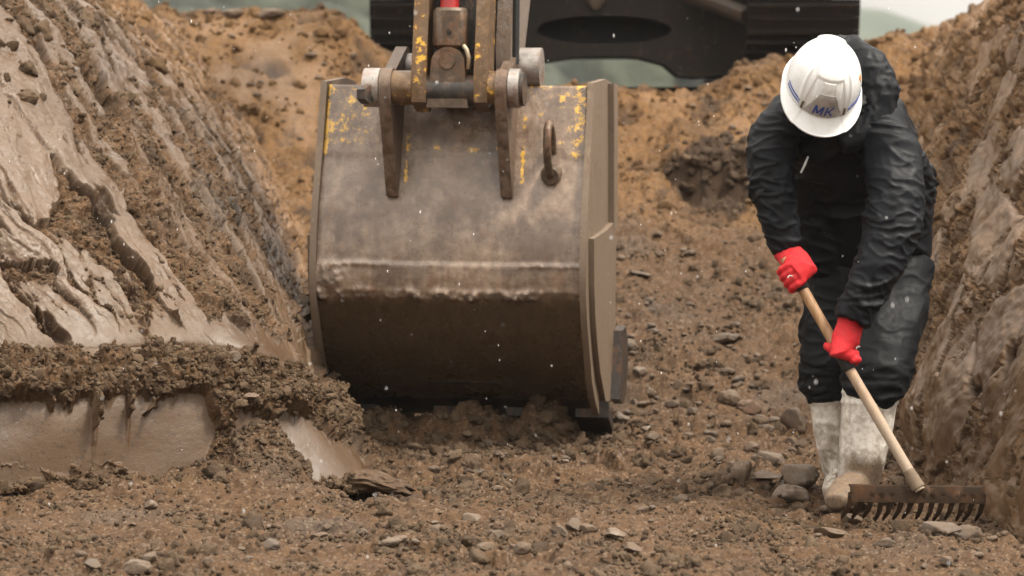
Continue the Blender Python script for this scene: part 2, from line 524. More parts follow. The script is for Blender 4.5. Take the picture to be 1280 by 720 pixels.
# lower cut: one wet face with crumbs hanging down over its top edge
drip = .20 * fbm(np.stack([x_ / .040, y_ / 1.2, o0 + 21], 1), 4, .65) + .26 * fbm(np.stack([x_ / .22, o0, o0 + 3], 1), 3, .6)
g1_, g2_, gr_ = worley2(xq / .33 + 70, yq / .5 + 20)
s_low = np.minimum((1.03 + 1.5 * drip - v) * 2.0, (v - .03 - .22 * np.clip(blob, -1, 1) - .10 * st2) * 2.2) + .18 * (blob - .1)
s_low = s_low - .40 * (1 - np.minimum((g2_ - g1_) / .16, 1)) * (gr_ > .35)
hangs = sstep(.22, .38, fbm(np.stack([x_ / .055, y_ / 1.6, o0 + 33], 1), 3)) * sstep(.25, .7, v + .2 * blob)
s_low = s_low - .9 * hangs
s_low -= 1.1 * np.exp(-((u - 3.42) / .16) ** 2) + .35 * sstep(3.6, 4.2, u) * (.6 - st1)
s_led = -.4 + .25 * blob
s_mid = (.42 + .9 * st1 + .45 * blob) - 3.0 * np.clip(1.75 + .3 * drip - v, 0, 1)
lowb = fbm(np.stack([x_ / .28, y_ / .4, o0 + 53], 1), 4, .6)
a = sstep(.92, 1.15, v + drip + .30 * lowb); b_ = sstep(1.45, 1.75, v + .7 * drip + .75 * lowb)
s = s_low * (1 - a) + (s_led * (1 - b_) + s_mid * b_) * a
s = s * (1 - up) + s_up * up
s = s - .5 * sstep(5.6, 7.2, u) * (1 - .5 * up) - .4 * sstep(4.9, 5.05, v)
M = sstep(-.10, .24, s)
Ms = sstep(-.02, .14, s)
# relief
wx = x_ + .022 * fbm(g * 22, 3); wy = y_ + .022 * fbm(g * 22 + 50, 3)
D = .035 * fbm(g * 2.6, 3) * sstep(0, .8, v) + .012 * fbm(g * 9, 3) * up
cl = 0
for sc, am in ((.15, .040), (.075, .028), (.036, .016), (.018, .007)):
    d1, d2, rr = worley2(wx / sc, wy / sc)
    cl = cl + am * np.clip(np.minimum(1 - (d1 / .68) ** 2, .55 * (.6 + .8 * rr)) * 1.5, 0, 1) * sstep(.15, .7, rr)
cl = cl + .016 * fbm(g * 34, 5, .7)
rg = 1 - .65 * sstep(2.7, 3.9, u)
slab = ((er - .5) * .036 + (br - .5) * .012 - .016 * (1 - edge) ** 3) * up * rg + (1 - rg) * .04 * fbm(np.stack([x_ / .16, y_ / .20, o0 + 83], 1), 4, .6) * up
scr = up * .0016 * fbm(np.stack([x_ / .018, y_ / .9, o0], 1), 2)
led = np.exp(-((v - 1.30) / .38) ** 2)
hang = a * (1 - b_)
D = D + slab + Ms * (.012 + scr + (.0006 + .0018 * up) * fbm(g * 45, 3)) + (1 - Ms) * (cl * (1 - .35 * up) - .022 * up + .014 * (1 - up)) + .03 * hang * (.6 + blob)
D = D + .016 * hangs * (1 - up) * (1 - a)
# deep dark tears running down the slope
tear = sstep(.17, .36, fbm(np.stack([(x_ + warp + jag) / .085, y_ / .55, o0 + 71], 1), 4)) * sstep(2.5, 3.2, v)
D = D - .075 * tear * (1 - .35 * sstep(5, 6.5, u))
M = M * (1 - tear)
gd = g + nrm * D[:, None]
ochreL = np.clip(sstep(5.0, 7.2, u + .9 * blob + .5 * (v - 4)) * .8 + .12, 0, 1) * (1 - .7 * tear)
greyL = sstep(.10, .32, fbm(np.stack([(x_) / .18, y_ / .5, o0 + 91], 1), 4)) * np.exp(-((u - 5.3) / .8) ** 2) * up * .9
nu, nv = len(us), len(vs)
idx = np.arange(nu * nv).reshape(nu, nv)
quads = np.stack([idx[:-1, :-1], idx[1:, :-1], idx[1:, 1:], idx[:-1, 1:]], -1).reshape(-1, 4)
me = mesh_np('left_bank', gd, quads, True, {'wet_shade': np.clip(.9 * tear + .8 * sstep(.10 - .16 * sstep(3.2, 4.4, u), .36 - .12 * sstep(3.2, 4.4, u), fbm(g * 4.1 + 31, 5, .6)) * (1 - .8 * M) + .5 * hangs * (1 - up) * (1 - M), 0, 1), 'smear': M, 'ochre': ochreL, 'grey': greyL, 'pale': np.clip(up * sstep(3.7, 2.7, u + .6 * blob) * (.55 + .9 * (er - .3)), 0, 1)})  # tears painted dark as recess shade; patches and hanging crumbs are damp
tag(link('left_bank', me, M_SOIL), kind='structure')
LB = (gd, nrm, M, ochreL, u, v)

R = [
 [(1310,690,9.3),(1318,500,9.6),(1355,400,9.9),(1400,250,10.4),(1490,-160,11.3),(1540,-180,11.8)],
 [(1242,668,9.85),(1248,510,10.15),(1266,400,10.45),(1300,250,10.9),(1360,-60,12.1),(1440,-80,12.6)],
 [(1180,632,10.45),(1180,500,10.8),(1194,400,11.1),(1226,245,11.7),(1300,-35,13.1),(1380,-50,13.6)],
 [(1130,580,11.2),(1126,470,11.6),(1142,380,12.0),(1176,230,12.9),(1246,2,14.6),(1320,-5,15.2)],
 [(1108,470,12.5),(1108,410,12.8),(1120,330,13.3),(1150,190,14.6),(1208,26,16.1),(1260,20,16.8)],
 [(1090,330,14.4),(1095,300,14.6),(1106,250,15.0),(1132,140,16.0),(1165,43,17.0),(1190,45,17.8)],
 [(1040,220,15.9),(1050,200,16.0),(1065,170,16.2),(1090,110,16.7),(1110,62,17.2),(1120,65,18)],
]
Rn = [[P(*q) for q in c] for c in R]
us = spaced(6, [100, 160, 190, 160, 90, 60], 700)
vs = spaced(5, [180, 130, 210, 270, 30], 760)
G = loft(Rn, us, vs); N = grid_normals(G)
if N[200, 300, 0] > 0: N = -N
U, V = np.meshgrid(us, vs, indexing='ij')
ul = np.concatenate([[0], np.cumsum(np.linalg.norm(np.diff(G[:, 350], axis=0), axis=1))])
vl = np.concatenate([[0], np.cumsum(np.linalg.norm(np.diff(G[200], axis=0), axis=1))])
UL, VL = np.meshgrid(ul, vl, indexing='ij')
u, v, x_, y_ = U.ravel(), V.ravel(), UL.ravel(), VL.ravel()
g = G.reshape(-1, 3).astype(np.float32); nrm = N.reshape(-1, 3); o0 = np.zeros_like(x_)
sl = x_ + .75 * y_                       # scrape direction leans with the wall
warp = .05 * perlin(np.stack([x_ * 4, y_ * 4, o0 + 2], 1))
jag = .035 * fbm(np.stack([x_ * 8, y_ * 8, o0 + 12], 1), 4, .6)
along = y_ - .45 * x_
st1 = fbm(np.stack([(sl + warp) / .24, along / .7, o0 + 1], 1), 4, .55)
st2 = fbm(np.stack([(sl + warp) / .07, along / .45, o0 + 4], 1), 3, .55)
blob = fbm(np.stack([x_ / .30, y_ / .20, o0 + 8], 1), 5, .6)
e1, e2, er = worley2((sl + jag + .05 * st1) / .30, (along + 2 * jag) / .62)
edge = np.minimum((e2 - e1) / .26, 1)
s = (er - .50) * 1.1 + .35 * st2 + .55 * blob + .20 - .40 * (1 - edge) ** 2 - .30 * sstep(2.5, 3.3, v) + .25 * np.exp(-((v - 1.5) / .6) ** 2) - .3 * sstep(.3, .05, v)
M = sstep(-.08, .22, s); Ms = sstep(-.12, .24, s)
wx = x_ + .03 * fbm(g * 18, 3); wy = y_ + .03 * fbm(g * 18 + 50, 3)
cl = 0
for sc, am in ((.24, .055), (.11, .030), (.055, .016), (.027, .007)):
    d1, d2, rr = worley2(wx / sc, wy / sc)
    cl = cl + am * np.clip(np.minimum(1 - (d1 / .70) ** 2, .55 * (.6 + .8 * rr)) * 1.5, 0, 1) * sstep(.15, .7, rr)
cl = cl + .014 * fbm(g * 28, 4, .65)
D = .06 * fbm(g * 2.3, 3) + .025 * fbm(g * 7, 3) + (er - .5) * .03 - .012 * (1 - edge) ** 3 + Ms * (.010 + .003 * fbm(g * 30, 3)) + (1 - Ms) * (.5 * cl - .010)
tear = sstep(.22, .42, fbm(np.stack([(sl + warp + jag) / .14, along / .4, o0 + 71], 1), 4))
D -= .035 * tear; M = M * (1 - tear)
gd = g + nrm * D[:, None]
ochreR = np.clip(sstep(2.3, 4.6, u * .55 + v * .75 + .8 * blob - .4) * .70 + .34, 0, 1) * (1 - .75 * tear)
greyR = .6 * sstep(.15, .4, fbm(np.stack([x_ / .2, y_ / .3, o0 + 91], 1), 3)) * np.exp(-((v - 2.6) / .8) ** 2)
nu, nv = len(us), len(vs)
idx = np.arange(nu * nv).reshape(nu, nv)
quads = np.stack([idx[:-1, :-1], idx[:-1, 1:], idx[1:, 1:], idx[1:, :-1]], -1).reshape(-1, 4)
me = mesh_np('right_bank', gd, quads, True, {'wet_shade': np.clip(.8 * tear + .8 * sstep(.12, .38, fbm(g * 3.4 + 31, 4)) * (1 - .7 * M), 0, 1), 'smear': M, 'ochre': ochreR, 'grey': greyR})  # tear recesses get painted shade; the remaining patches are damp soil
tag(link('right_bank', me, M_SOIL), kind='structure')
RB = (gd, nrm, M, ochreR, u, v)

# ---------------------------------------------------------------- loose clods and pebbles (uncountable): one object
def ico(sub):
    bm = bmesh.new(); bmesh.ops.create_icosphere(bm, subdivisions=sub, radius=1)
    v = np.array([q.co[:] for q in bm.verts], np.float32); f = np.array([[w.index for w in q.verts] for q in bm.faces], np.int32)
    bm.free(); return v, f
ICO1, ICO2, ICO3 = ico(2), ico(3), ico(4)
def lump(base, seed, ang=.35, stretch=(1, 1, .7), crumb=0.0, cuts=8):
    v, f = base
    r = np.random.default_rng(seed)
    o = r.random(3) * 50
    d = 1 + ang * fbm(v * 1.3 + o, 3, .6) + .10 * perlin(v * 4 + o) + crumb * (fbm(v * 2.6 + o, 4, .65) + .5 * ridged(v * 5 + o, 2) - .2)
    q = v * d[:, None]
    for _ in range(cuts):                          # cleaved flats
        n = r.normal(size=3); n /= np.linalg.norm(n); c = .50 + .30 * r.random()
        h = q @ n; q = q - np.clip(h - c, 0, None)[:, None] * n * .85
    q = q * np.array(stretch) * (1 + .25 * (r.random(3) - .5))
    return q.astype(np.float32), f
def rand_rot(k, rng, tilt=1.0):
    q = rng.normal(size=(k, 4)); q[:, 1:3] *= tilt
    q /= np.linalg.norm(q, axis=1)[:, None]
    w, x, y, z = q.T
    return np.stack([1-2*(y*y+z*z), 2*(x*y-z*w), 2*(x*z+y*w), 2*(x*y+z*w), 1-2*(x*x+z*z), 2*(y*z-x*w),
                     2*(x*z-y*w), 2*(y*z+x*w), 1-2*(x*x+y*y)], 1).reshape(-1, 3, 3).astype(np.float32)
def scatter(pos, size, rng, protos, tone, och):
    V, F, T, O = [], [], [], []
    off = 0
    which = rng.integers(0, len(protos), len(pos))
    R_ = rand_rot(len(pos), rng)
    for k, (pv, pf) in enumerate(protos):
        m = np.where(which == k)[0]
        if not len(m): continue
        vv = np.einsum('kij,vj->kvi', R_[m], pv) * size[m][:, None, None] + pos[m][:, None, :]
        nvv = len(pv)
        ff = pf[None] + (np.arange(len(m)) * nvv)[:, None, None] + off
        V.append(vv.reshape(-1, 3)); F.append(ff.reshape(-1, 3)); off += nvv * len(m)
        T.append(np.repeat(tone[m], nvv)); O.append(np.repeat(och[m], nvv))
    return np.concatenate(V), np.concatenate(F), np.concatenate(T), np.concatenate(O)

rng = np.random.default_rng(5)
small = [lump(ICO1, 100 + k, .5, (1, .8, .72), .5, 6) for k in range(12)]
medium = [lump(ICO2, 200 + k, .55, (1, .8, .7), .85, 4 if k % 3 else 9) for k in range(15)]
def pick(w, n):
    c = np.cumsum(w / w.sum()); return np.searchsorted(c, rng.random(n)).clip(0, len(w) - 1)
fp, foch, fsm = FLOOR_PTS
ex = sstep(-.15, .35, fbm(np.stack([fp[:, 0] * 2.3, fp[:, 1] * 2.3, fp[:, 0] * 0 + 11], 1), 3))
inview = (np.abs(fp[:, 0]) < fp[:, 1] * .172)
area = np.gradient(FY)[:, None] * np.ones((1, nx if False else len(FX)))
wf = (area.ravel() * (.15 + ex) * inview * (1 - .8 * fsm) / (fp[:, 1] / 9) ** 2.2 * (fp[:, 1] > 7.9) * (fp[:, 1] < 17))
lp, ln, lm, lo, lu, lv = LB
wf = wf * (1 + 5 * np.exp(-((fp[:, 0] + .1) / .5) ** 4 - ((fp[:, 1] - 11.75) / .25) ** 2))
wf = wf * (1 + 4 * np.exp(-((fp[:, 0] + .8) / .22) ** 2 - ((fp[:, 1] - 10.2) / .2) ** 2))
wl = (1 - lm) * (1 + 3.2 * (lv > .95) * (lv < 1.75) + 2.0 * (lv < .15)) * (lv < 5) * (lv > -.1) * (lu < 7.5)
rp, rn, rm, ro, ru, rv = RB
wr = (1 - rm) * (rv < 4)
def clods(nf, nl, nr, s0, s1, protos, sink):
    a, b, c = pick(wf, nf), pick(wl, nl), pick(wr, nr)
    sz = lambda k: (s0 * (s1 / s0) ** (rng.random(k) ** 2.0)).astype(np.float32)
    sa, sb, sc_ = sz(nf), sz(nl), sz(nr)
    jit = lambda k, q: (rng.random((k, 3)) - .5) * q
    pos = np.concatenate([fp[a] + np.array([0, 0, 1]) * (sa * sink)[:, None] + jit(nf, .01),
                          lp[b] + ln[b] * (sb * sink)[:, None] + jit(nl, .006),
                          rp[c] + rn[c] * (sc_ * sink)[:, None] + jit(nr, .006)]).astype(np.float32)
    och = np.concatenate([foch[a], lo[b], ro[c]])
    tone = np.clip(rng.normal(.5, .22, len(pos)), 0, 1)
    return scatter(pos, np.concatenate([sa, sb, sc_]), rng, protos, tone, och)
A = clods(44000, 15000, 1800, .0028, .0135, small, .1)
wf = wf * np.where(fp[:, 1] < 10.2, .28, 1.3) * (fp[:, 1] / 9) ** .8
B = clods(6500, 0, 250, .009, .040, medium, -.12)
wf = wf * (fp[:, 1] > 11)
BL = clods(300, 2600, 10, .008, .023, medium, -.05)
A = tuple(np.concatenate([a_, b_ + (len(A[0]) if i_ == 1 else 0)]) for i_, (a_, b_) in enumerate(zip(A, BL)))
wf = (fp[:, 1] > 16.1) * (fp[:, 1] < 17.0) * 1.0 * inview * np.where((fp[:, 0] > -.1) & (fp[:, 0] < 1.15), .25, 1); wl = (lv > 4.3) * (lv < 5.1) * (lu > 2) * 1.0; wr = (rv > 3.2) * (rv < 4.2) * 1.0
C_ = clods(420, 200, 30, .014, .050, medium, -.15)
V_ = np.concatenate([A[0], B[0], C_[0]]); F_ = np.concatenate([A[1], B[1] + len(A[0]), C_[1] + len(A[0]) + len(B[0])])
me = mesh_np('loose_soil', V_, F_, True, {'tone': np.concatenate([A[2], B[2], C_[2]]), 'ochre': np.concatenate([A[3], B[3], C_[3]])})
o = link('loose_soil', me, M_CLOD)
tag(o, kind='stuff')
# ---------------------------------------------------------------- metal materials
def worn_metal(name, mud=.5, yellow=.2, base=(.09, .075, .062, 1), rough=(.3, .6), zone=None, rusty=.8):
    t = NT(name)
    w = t.coord('World')
    n1 = t.noise(w, 7, 6, .6); n2 = t.noise(w, 34, 6, .65); n3 = t.noise(w, 150, 5, .7)
    streak = t.noise(t.coord('World', (26, 26, 2.2)), 1.0, 5, .6)
    steel = t.mix(t.ramp(n2, [(.35, 0), (.7, 1)]), base, tuple(min(1, c * 1.9) for c in base[:3]) + (1,))
    rust = t.mix(n3, (.085, .032, .014, 1), (.20, .085, .032, 1))
    c = t.mix(t.ramp(t.math('ADD', t.math('MULTIPLY', n1, .5), t.math('MULTIPLY', n2, .5)), [(.50, 0), (.62, rusty)]), steel, rust)
    # yellow paint left in chips
    yl = t.mix(n2, (.62, .33, .025, 1), (.75, .45, .06, 1))
    lo = .5 + .5 * (.5 - yellow)
    if zone is not None:
        ym = t.math('MULTIPLY', t.attr(zone), t.ramp(t.math('ADD', t.math('MULTIPLY', n2, .62), t.math('MULTIPLY', n3, .38)), [(.50, 0), (.54, 1)]))
    else:
        ym = t.ramp(t.math('ADD', t.math('MULTIPLY', n2, .6), t.math('MULTIPLY', n1, .4)), [(lo, 0), (lo + .04, 1)])
    c = t.mix(ym, c, yl)
    # dried and wet mud film
    mm = t.ramp(t.math('ADD', t.math('MULTIPLY', streak, .5), t.math('MULTIPLY', n2, .5)), [(.62 - .35 * mud, 0), (.80 - .35 * mud, .9)])
    mc = t.mix(n3, (.105, .072, .048, 1), (.20, .145, .105, 1))
    mm = t.math('MULTIPLY', mm, t.math('SUBTRACT', 1.0, t.math('MULTIPLY', ym, .85)))
    c = t.mix(mm, c, mc)
    r = t.mix(mm, t.ramp(n2, [(.3, rough[0]), (.7, rough[1])]), .7)
    h = t.math('ADD', t.math('MULTIPLY', mm, .8), t.math('MULTIPLY', n3, .3))
    t.p(Base_Color=c, Roughness=r, Metallic=t.math('MULTIPLY', t.math('SUBTRACT', 1.0, mm), .35), Normal=t.bump(h, .6, .004))
    return t.m
M_DARK = worn_metal('dark_steel', .25, -.2, (.028, .024, .021, 1), (.35, .6))
M_RUSTY = worn_metal('rusty_brown_steel', .35, -.1, (.07, .048, .032, 1))
M_YEL = worn_metal('worn_yellow_steel', .35, .36, (.10, .06, .03, 1))
M_GREY = worn_metal('mud_grey_steel', .75, .0, (.16, .145, .13, 1))
M_BOSS = worn_metal('wet_grey_casting', .25, -.05, (.24, .22, .205, 1), (.22, .45))
M_TRACK = worn_metal('track_steel', .12, -.4, (.014, .012, .011, 1), (.4, .7), rusty=.12)
def plain(name, col, rough=.5, metal=0, **k):
    t = NT(name); n = t.noise(t.coord('World'), 40, 5, .6)
    c2 = tuple(c * .6 for c in col[:3]) + (1,)
    t.p(Base_Color=t.mix(t.ramp(n, [(.35, 0), (.7, 1)]), col, c2), Roughness=rough, Metallic=metal, **k)
    return t.m
M_HOSE = plain('red_paint', (.38, .022, .02, 1), .4)
M_BLACK = plain('black_rubber', (.012, .012, .012, 1), .6)
M_CHROME = plain('chrome_rod', (.5, .5, .5, 1), .15, 1)

# the bucket's back plate: dusty grey mud above, wet dark steel below, yellow chips along the edges
def shell_material():
    t = NT('bucket_plate')
    w = t.coord('World')
    n1 = t.noise(w, 5, 6, .6); n2 = t.noise(w, 30, 6, .65); n3 = t.noise(w, 140, 5, .7); n4 = t.noise(w, 11, 5, .6)
    streak = t.noise(t.coord('World', (38, 38, 1.6)), 1.0, 5, .6)
    lowm, ye, mu = t.attr('worn'), t.attr('paint'), t.attr('mud')
    film = t.mix(t.ramp(n2, [(.3, 0), (.7, 1)]), (.145, .090, .056, 1), (.330, .240, .175, 1))
    film = t.mix(t.math('MULTIPLY', t.ramp(streak, [(.4, 0), (.65, 1)]), .42), film, (.085, .055, .036, 1))
    film = t.mix(t.ramp(n1, [(.47, 0), (.62, .75)]), film, (.070, .042, .028, 1))
    film = t.mix(t.ramp(n4, [(.58, 0), (.7, .5)]), film, (.16, .08, .04, 1))
    dark = t.mix(t.ramp(streak, [(.35, 0), (.7, 1)]), (.050, .031, .015, 1), (.090, .058, .031, 1))
    c = t.mix(lowm, film, dark)
    yl = t.mix(n2, (.60, .31, .03, 1), (.78, .47, .07, 1))
    ym = t.ramp(t.math('ADD', t.math('MULTIPLY', ye, .36), t.math('ADD', t.math('MULTIPLY', n2, .55), t.math('MULTIPLY', n3, .30))), [(.70, 0), (.725, 1)])
    c = t.mix(ym, c, yl)
    mc = t.mix(n3, (.085, .056, .036, 1), (.185, .132, .094, 1))
    mm = t.ramp(t.math('ADD', t.math('MULTIPLY', mu, .55), t.math('ADD', t.math('MULTIPLY', n2, .35), t.math('MULTIPLY', n3, .25))), [(.62, 0), (.68, 1)])
    c = t.mix(mm, c, mc)
    gl = t.ramp(t.math('ADD', t.math('MULTIPLY', n1, .5), t.math('MULTIPLY', n2, .5)), [(.38, .18), (.62, .40)])
    r = t.mix(mm, gl, .85)
    h = t.math('ADD', t.math('MULTIPLY', mm, .9), t.math('ADD', t.math('MULTIPLY', n3, .35), t.math('MULTIPLY', n2, .3)))
    t.p(Base_Color=c, Roughness=r, Specular_IOR_Level=.7, Normal=t.bump(h, .55, .005), Metallic=t.math('MULTIPLY', lowm, .3))
    return t.m
M_SHELL = shell_material()

# ---------------------------------------------------------------- excavator
EX = empty('excavator', tuple(P(769, 90, 19.2)), 'tracked excavator on the far rim with its big worn bucket hanging into the trench', 'excavator')
YAW = math.radians(8.5)
BX = np.array([math.cos(YAW), -math.sin(YAW), 0]); BD = np.array([math.sin(YAW), math.cos(YAW), 0]); BZ = np.array([0, 0, 1.0])
BO = P(560, 340, 11.5); ROLL = math.radians(-.6)
_c, _s = math.cos(ROLL), math.sin(ROLL)
BX, BZ = BX * _c - BZ * (-_s), BZ * _c + BX * (-_s)
def Z_(py, d): return float(P(560, py, 11.5 + d)[2] - BO[2])
def B(x, d, z): return BO + BX * x + BD * d + BZ * z
def Bp(x, d, py): return B(x, d, Z_(py, d))
BR = np.stack([BX, BD, BZ], 1)

prof = np.array([(.175, 107), (.135, 150), (.095, 197), (.045, 245), (.012, 290), (.0, 330), (.006, 365), (.045, 398), (.115, 435), (.20, 466), (.30, 490), (.42, 508)], float)
pp = np.array([(d, Z_(y, d)) for d, y in prof])
ts = np.linspace(0, len(prof) - 1, 150)
pf = cr(pp, ts)
pyf = cr(prof, ts)[:, 1]
seg = np.concatenate([[0], np.cumsum(np.linalg.norm(np.diff(pf, axis=0), axis=1))])
HW = .487
xs = np.linspace(-1, 1, 190)
tg = np.gradient(pf, axis=0); tg /= np.linalg.norm(tg, axis=1)[:, None]
nrm2 = np.stack([tg[:, 1], -tg[:, 0]], 1)           # outward (towards the camera)
if nrm2[75, 0] > 0: nrm2 = -nrm2
XX, SS = np.meshgrid(xs, np.arange(150), indexing='ij')
taper = 1 - .022 * sstep(330, 100, pyf)
xw = XX * HW * taper[None]
pyg = np.broadcast_to(pyf[None], XX.shape)
sg = np.broadcast_to(seg[None], XX.shape)
nz = lambda a, b, k=0: fbm(np.stack([(xw * a).ravel(), (sg * b).ravel(), np.full(xw.size, k + .5)], 1), 4).reshape(xw.shape)
# relief: dents, wear plate between the two ridges, caked mud
rel = .004 * nz(3, 3) + .0012 * nz(30, 30, 3)
wj = 3.0 * nz(14, 2, 5)
rel += .009 * (sstep(328, 332, pyg + wj * .3) - sstep(364, 368, pyg + wj))
rel += .004 * sstep(198, 194, pyg)
mudr = np.exp(-((pyg - 366 + wj * 2.0 - 3) / 5.5) ** 2) * (.15 + .8 * sstep(-.3, .4, nz(13, 3, 8)) + .35 * nz(50, 50, 18)) + .28 * np.exp(-((pyg - 331 + wj) / 2.6) ** 2) * sstep(-.05, .3, nz(6, 1, 9))
mudr += .9 * np.exp(-((xw + .44) / .05) ** 2 - ((pyg - 348) / 13) ** 2)
rel += .026 * np.clip(mudr, 0, 1) * (.5 + sstep(-.3, .4, nz(45, 45, 2)))
mid = np.exp(-((xw + .0) / .17) ** 2) * sstep(200, 150, pyg) + .7 * np.exp(-((xw - .05) / .13) ** 2 - ((pyg - 285) / 35) ** 2) + .7 * np.exp(-((xw - .31) / .08) ** 2 - ((pyg - 160) / 40) ** 2) + .45 * np.exp(-((xw + .27) / .05) ** 2 - ((pyg - 160) / 40) ** 2)
rel += .0035 * np.clip(mid, 0, 1) * (.5 + nz(60, 60, 12))
worn = sstep(364, 384, pyg + wj * 2.5)
paint = np.exp(-((xw + HW * .975) / .018) ** 2) * sstep(215, 190, pyg) * .92
paint = np.maximum(paint, np.exp(-((xw - HW * .93) / .05) ** 2) * sstep(235, 190, pyg) * .78)
paint = np.maximum(paint, .80 * np.exp(-((pyg - 186) / 9) ** 2) * (np.abs(xw) < .2))
paint = np.maximum(paint, .75 * np.exp(-((pyg - 121) / 8) ** 2) * (xw > .28))
paint = np.maximum(paint, .88 * (np.exp(-((xw + .170) / .012) ** 2) + np.exp(-((xw - .255) / .016) ** 2)) * sstep(242, 225, pyg) * sstep(140, 150, pyg))
paint = np.maximum(paint, .655 * sstep(225, 170, pyg) * (np.abs(xw) > .2))
paint = np.clip(paint - .3 * mid, 0, 1.4)
mudv = np.clip(mudr * 1.1 + mid * .62, 0, 1)
pos = (BO[None, None] + BX * xw[..., None] + BD * (pf[None, :, 0] + nrm2[None, :, 0] * rel)[..., None]
       + BZ * (pf[None, :, 1] + nrm2[None, :, 1] * rel)[..., None])
inner = (BO[None, None] + BX * xw[..., None] + BD * (pf[None, :, 0] - nrm2[None, :, 0] * .03)[..., None]
         + BZ * (pf[None, :, 1] - nrm2[None, :, 1] * .03)[..., None])
na, nb = XX.shape
ia = np.arange(na * nb).reshape(na, nb); ib = ia + na * nb
q = lambda i: np.stack([i[:-1, :-1], i[1:, :-1], i[1:, 1:], i[:-1, 1:]], -1).reshape(-1, 4)
st = lambda a, b: np.stack([a[:-1], a[1:], b[1:], b[:-1]], -1)
fs = np.concatenate([q(ia), q(ib)[:, ::-1], st(ia[:, 0], ib[:, 0])[:, ::-1], st(ia[:, -1], ib[:, -1]), st(ia[0], ib[0]), st(ia[-1], ib[-1])[:, ::-1]])
z2 = np.zeros(na * nb)
me = mesh_np('bucket', np.concatenate([pos.reshape(-1, 3), inner.reshape(-1, 3)]), fs, True,
             {'worn': np.concatenate([worn.ravel(), z2 + .9]), 'paint': np.concatenate([paint.ravel(), z2]), 'mud': np.concatenate([mudv.ravel(), z2])})
BK = link('bucket', me, M_SHELL, EX)
BK['label'] = 'wide digging bucket seen from its scratched muddy back'

M_SIDE = worn_metal('bucket_side_steel', .85, .0, (.17, .125, .08, 1), (.3, .55))
for sgn in (-1, 1):
    bm = bmesh.new()
    out = [(d - .028 if y < 400 else d - .02, Z_(y, d) + (.012 if y < 110 else 0) - (.02 if y > 440 else 0)) for d, y in prof]
    rear = [(.5 + (d - .5) * .62, z) for d, z in [(.50, Z_(527, .5)), (.66, Z_(492, .66)), (.80, Z_(452, .8)), (.86, Z_(400, .86)), (.88, Z_(290, .88)), (.86, Z_(190, .86)), (.80, Z_(104, .8)), (.5, Z_(98, .5))]]
    poly = out + rear
    x0 = sgn * (HW * (.985 if sgn < 0 else .985))
    bm_prism(bm, [B(x0, d, z) for d, z in poly], BX * sgn * .024)
    from_bm('side_plate', bm, M_SIDE, BK, bevel=.004)
    # stiffeners on the outside of the plate
    bm = bmesh.new()
    up = [(.60, Z_(104, .6)), (.80, Z_(106, .8)), (.86, Z_(190, .86)), (.88, Z_(284, .88)), (.70, Z_(284, .7)), (.66, Z_(190, .66))]
    up = [(.5 + (d - .5) * .62, z) for d, z in up]
    bm_prism(bm, [B(x0 + sgn * .0245, d, z) for d, z in up], BX * sgn * .022)
    from_bm('edge_stiffener', bm, M_SIDE, BK, bevel=.004)
    bm = bmesh.new()
    lo = [(.03, Z_(296, .03)), (.05, Z_(352, .05)), (.09, Z_(392, .09)), (.17, Z_(430, .17)), (.26, Z_(462, .26)), (.38, Z_(486, .38)), (.50, Z_(512, .5)), (.64, Z_(482, .64)), (.78, Z_(446, .78)), (.84, Z_(400, .84)), (.86, Z_(300, .86)), (.70, Z_(276, .7)), (.40, Z_(286, .4))]
    lo = [(.5 + (d - .5) * .62 if d > .5 else d, z) for d, z in lo]
    bm_prism(bm, [B(x0 + sgn * .0245, d, z) for d, z in lo], BX * sgn * .020)
    from_bm('wear_plate', bm, M_SIDE, BK, bevel=.004)
    bm = bmesh.new()
    cut = [(.80, Z_(408, .8)), (.90, Z_(402, .9)), (.98, Z_(420, .98)), (1.0, Z_(450, 1.0)), (.95, Z_(482, .95)), (.84, Z_(498, .84)), (.72, Z_(492, .72)), (.76, Z_(455, .76))]
    cut = [(d - .14, z) for d, z in cut]
    bm_prism(bm, [B(x0 + sgn * .045, d, z) for d, z in cut], BX * sgn * .035)
    from_bm('side_cutter', bm, M_DARK, BK, bevel=.006)
# lip and teeth
bm = bmesh.new()
lip = [(.24, Z_(473, .24) - .012), (.40, Z_(503, .40) - .014), (.50, Z_(518, .5)), (.48, Z_(511, .48)), (.40, Z_(495, .4) - .0), (.24, Z_(466, .24))]
bm_prism(bm, [B(-HW * .98, d, z) for d, z in lip], BX * HW * 1.96)
from_bm('cutting_lip', bm, M_DARK, BK, bevel=.004)
for px in (418, 537, 632, 722):
    x = (px - 560) / 347.8 * 1.0 + .012
    bm = bmesh.new()
    a = [B(x - .062, .40, Z_(498, .40)), B(x + .062, .40, Z_(498, .40)), B(x + .062, .40, Z_(512, .4) - .018), B(x - .062, .40, Z_(512, .4) - .018)]
    b = [B(x - .060, .54, Z_(519, .54)), B(x + .060, .54, Z_(519, .54)), B(x + .060, .54, Z_(533, .54)), B(x - .060, .54, Z_(533, .54))]
    c = [B(x - .05, .70, Z_(541, .70)), B(x + .05, .70, Z_(541, .70)), B(x + .05, .70, Z_(548, .70)), B(x - .05, .70, Z_(548, .70))]
    rings = [[bm.verts.new(p) for p in r] for r in (a, b, c)]
    for r0, r1 in zip(rings, rings[1:]):
        for k in range(4): bm.faces.new((r0[k], r0[(k+1) % 4], r1[(k+1) % 4], r1[k]))
    bm.faces.new(rings[0]); bm.faces.new(rings[-1])
    from_bm('tooth', bm, M_DARK, BK, bevel=.008)

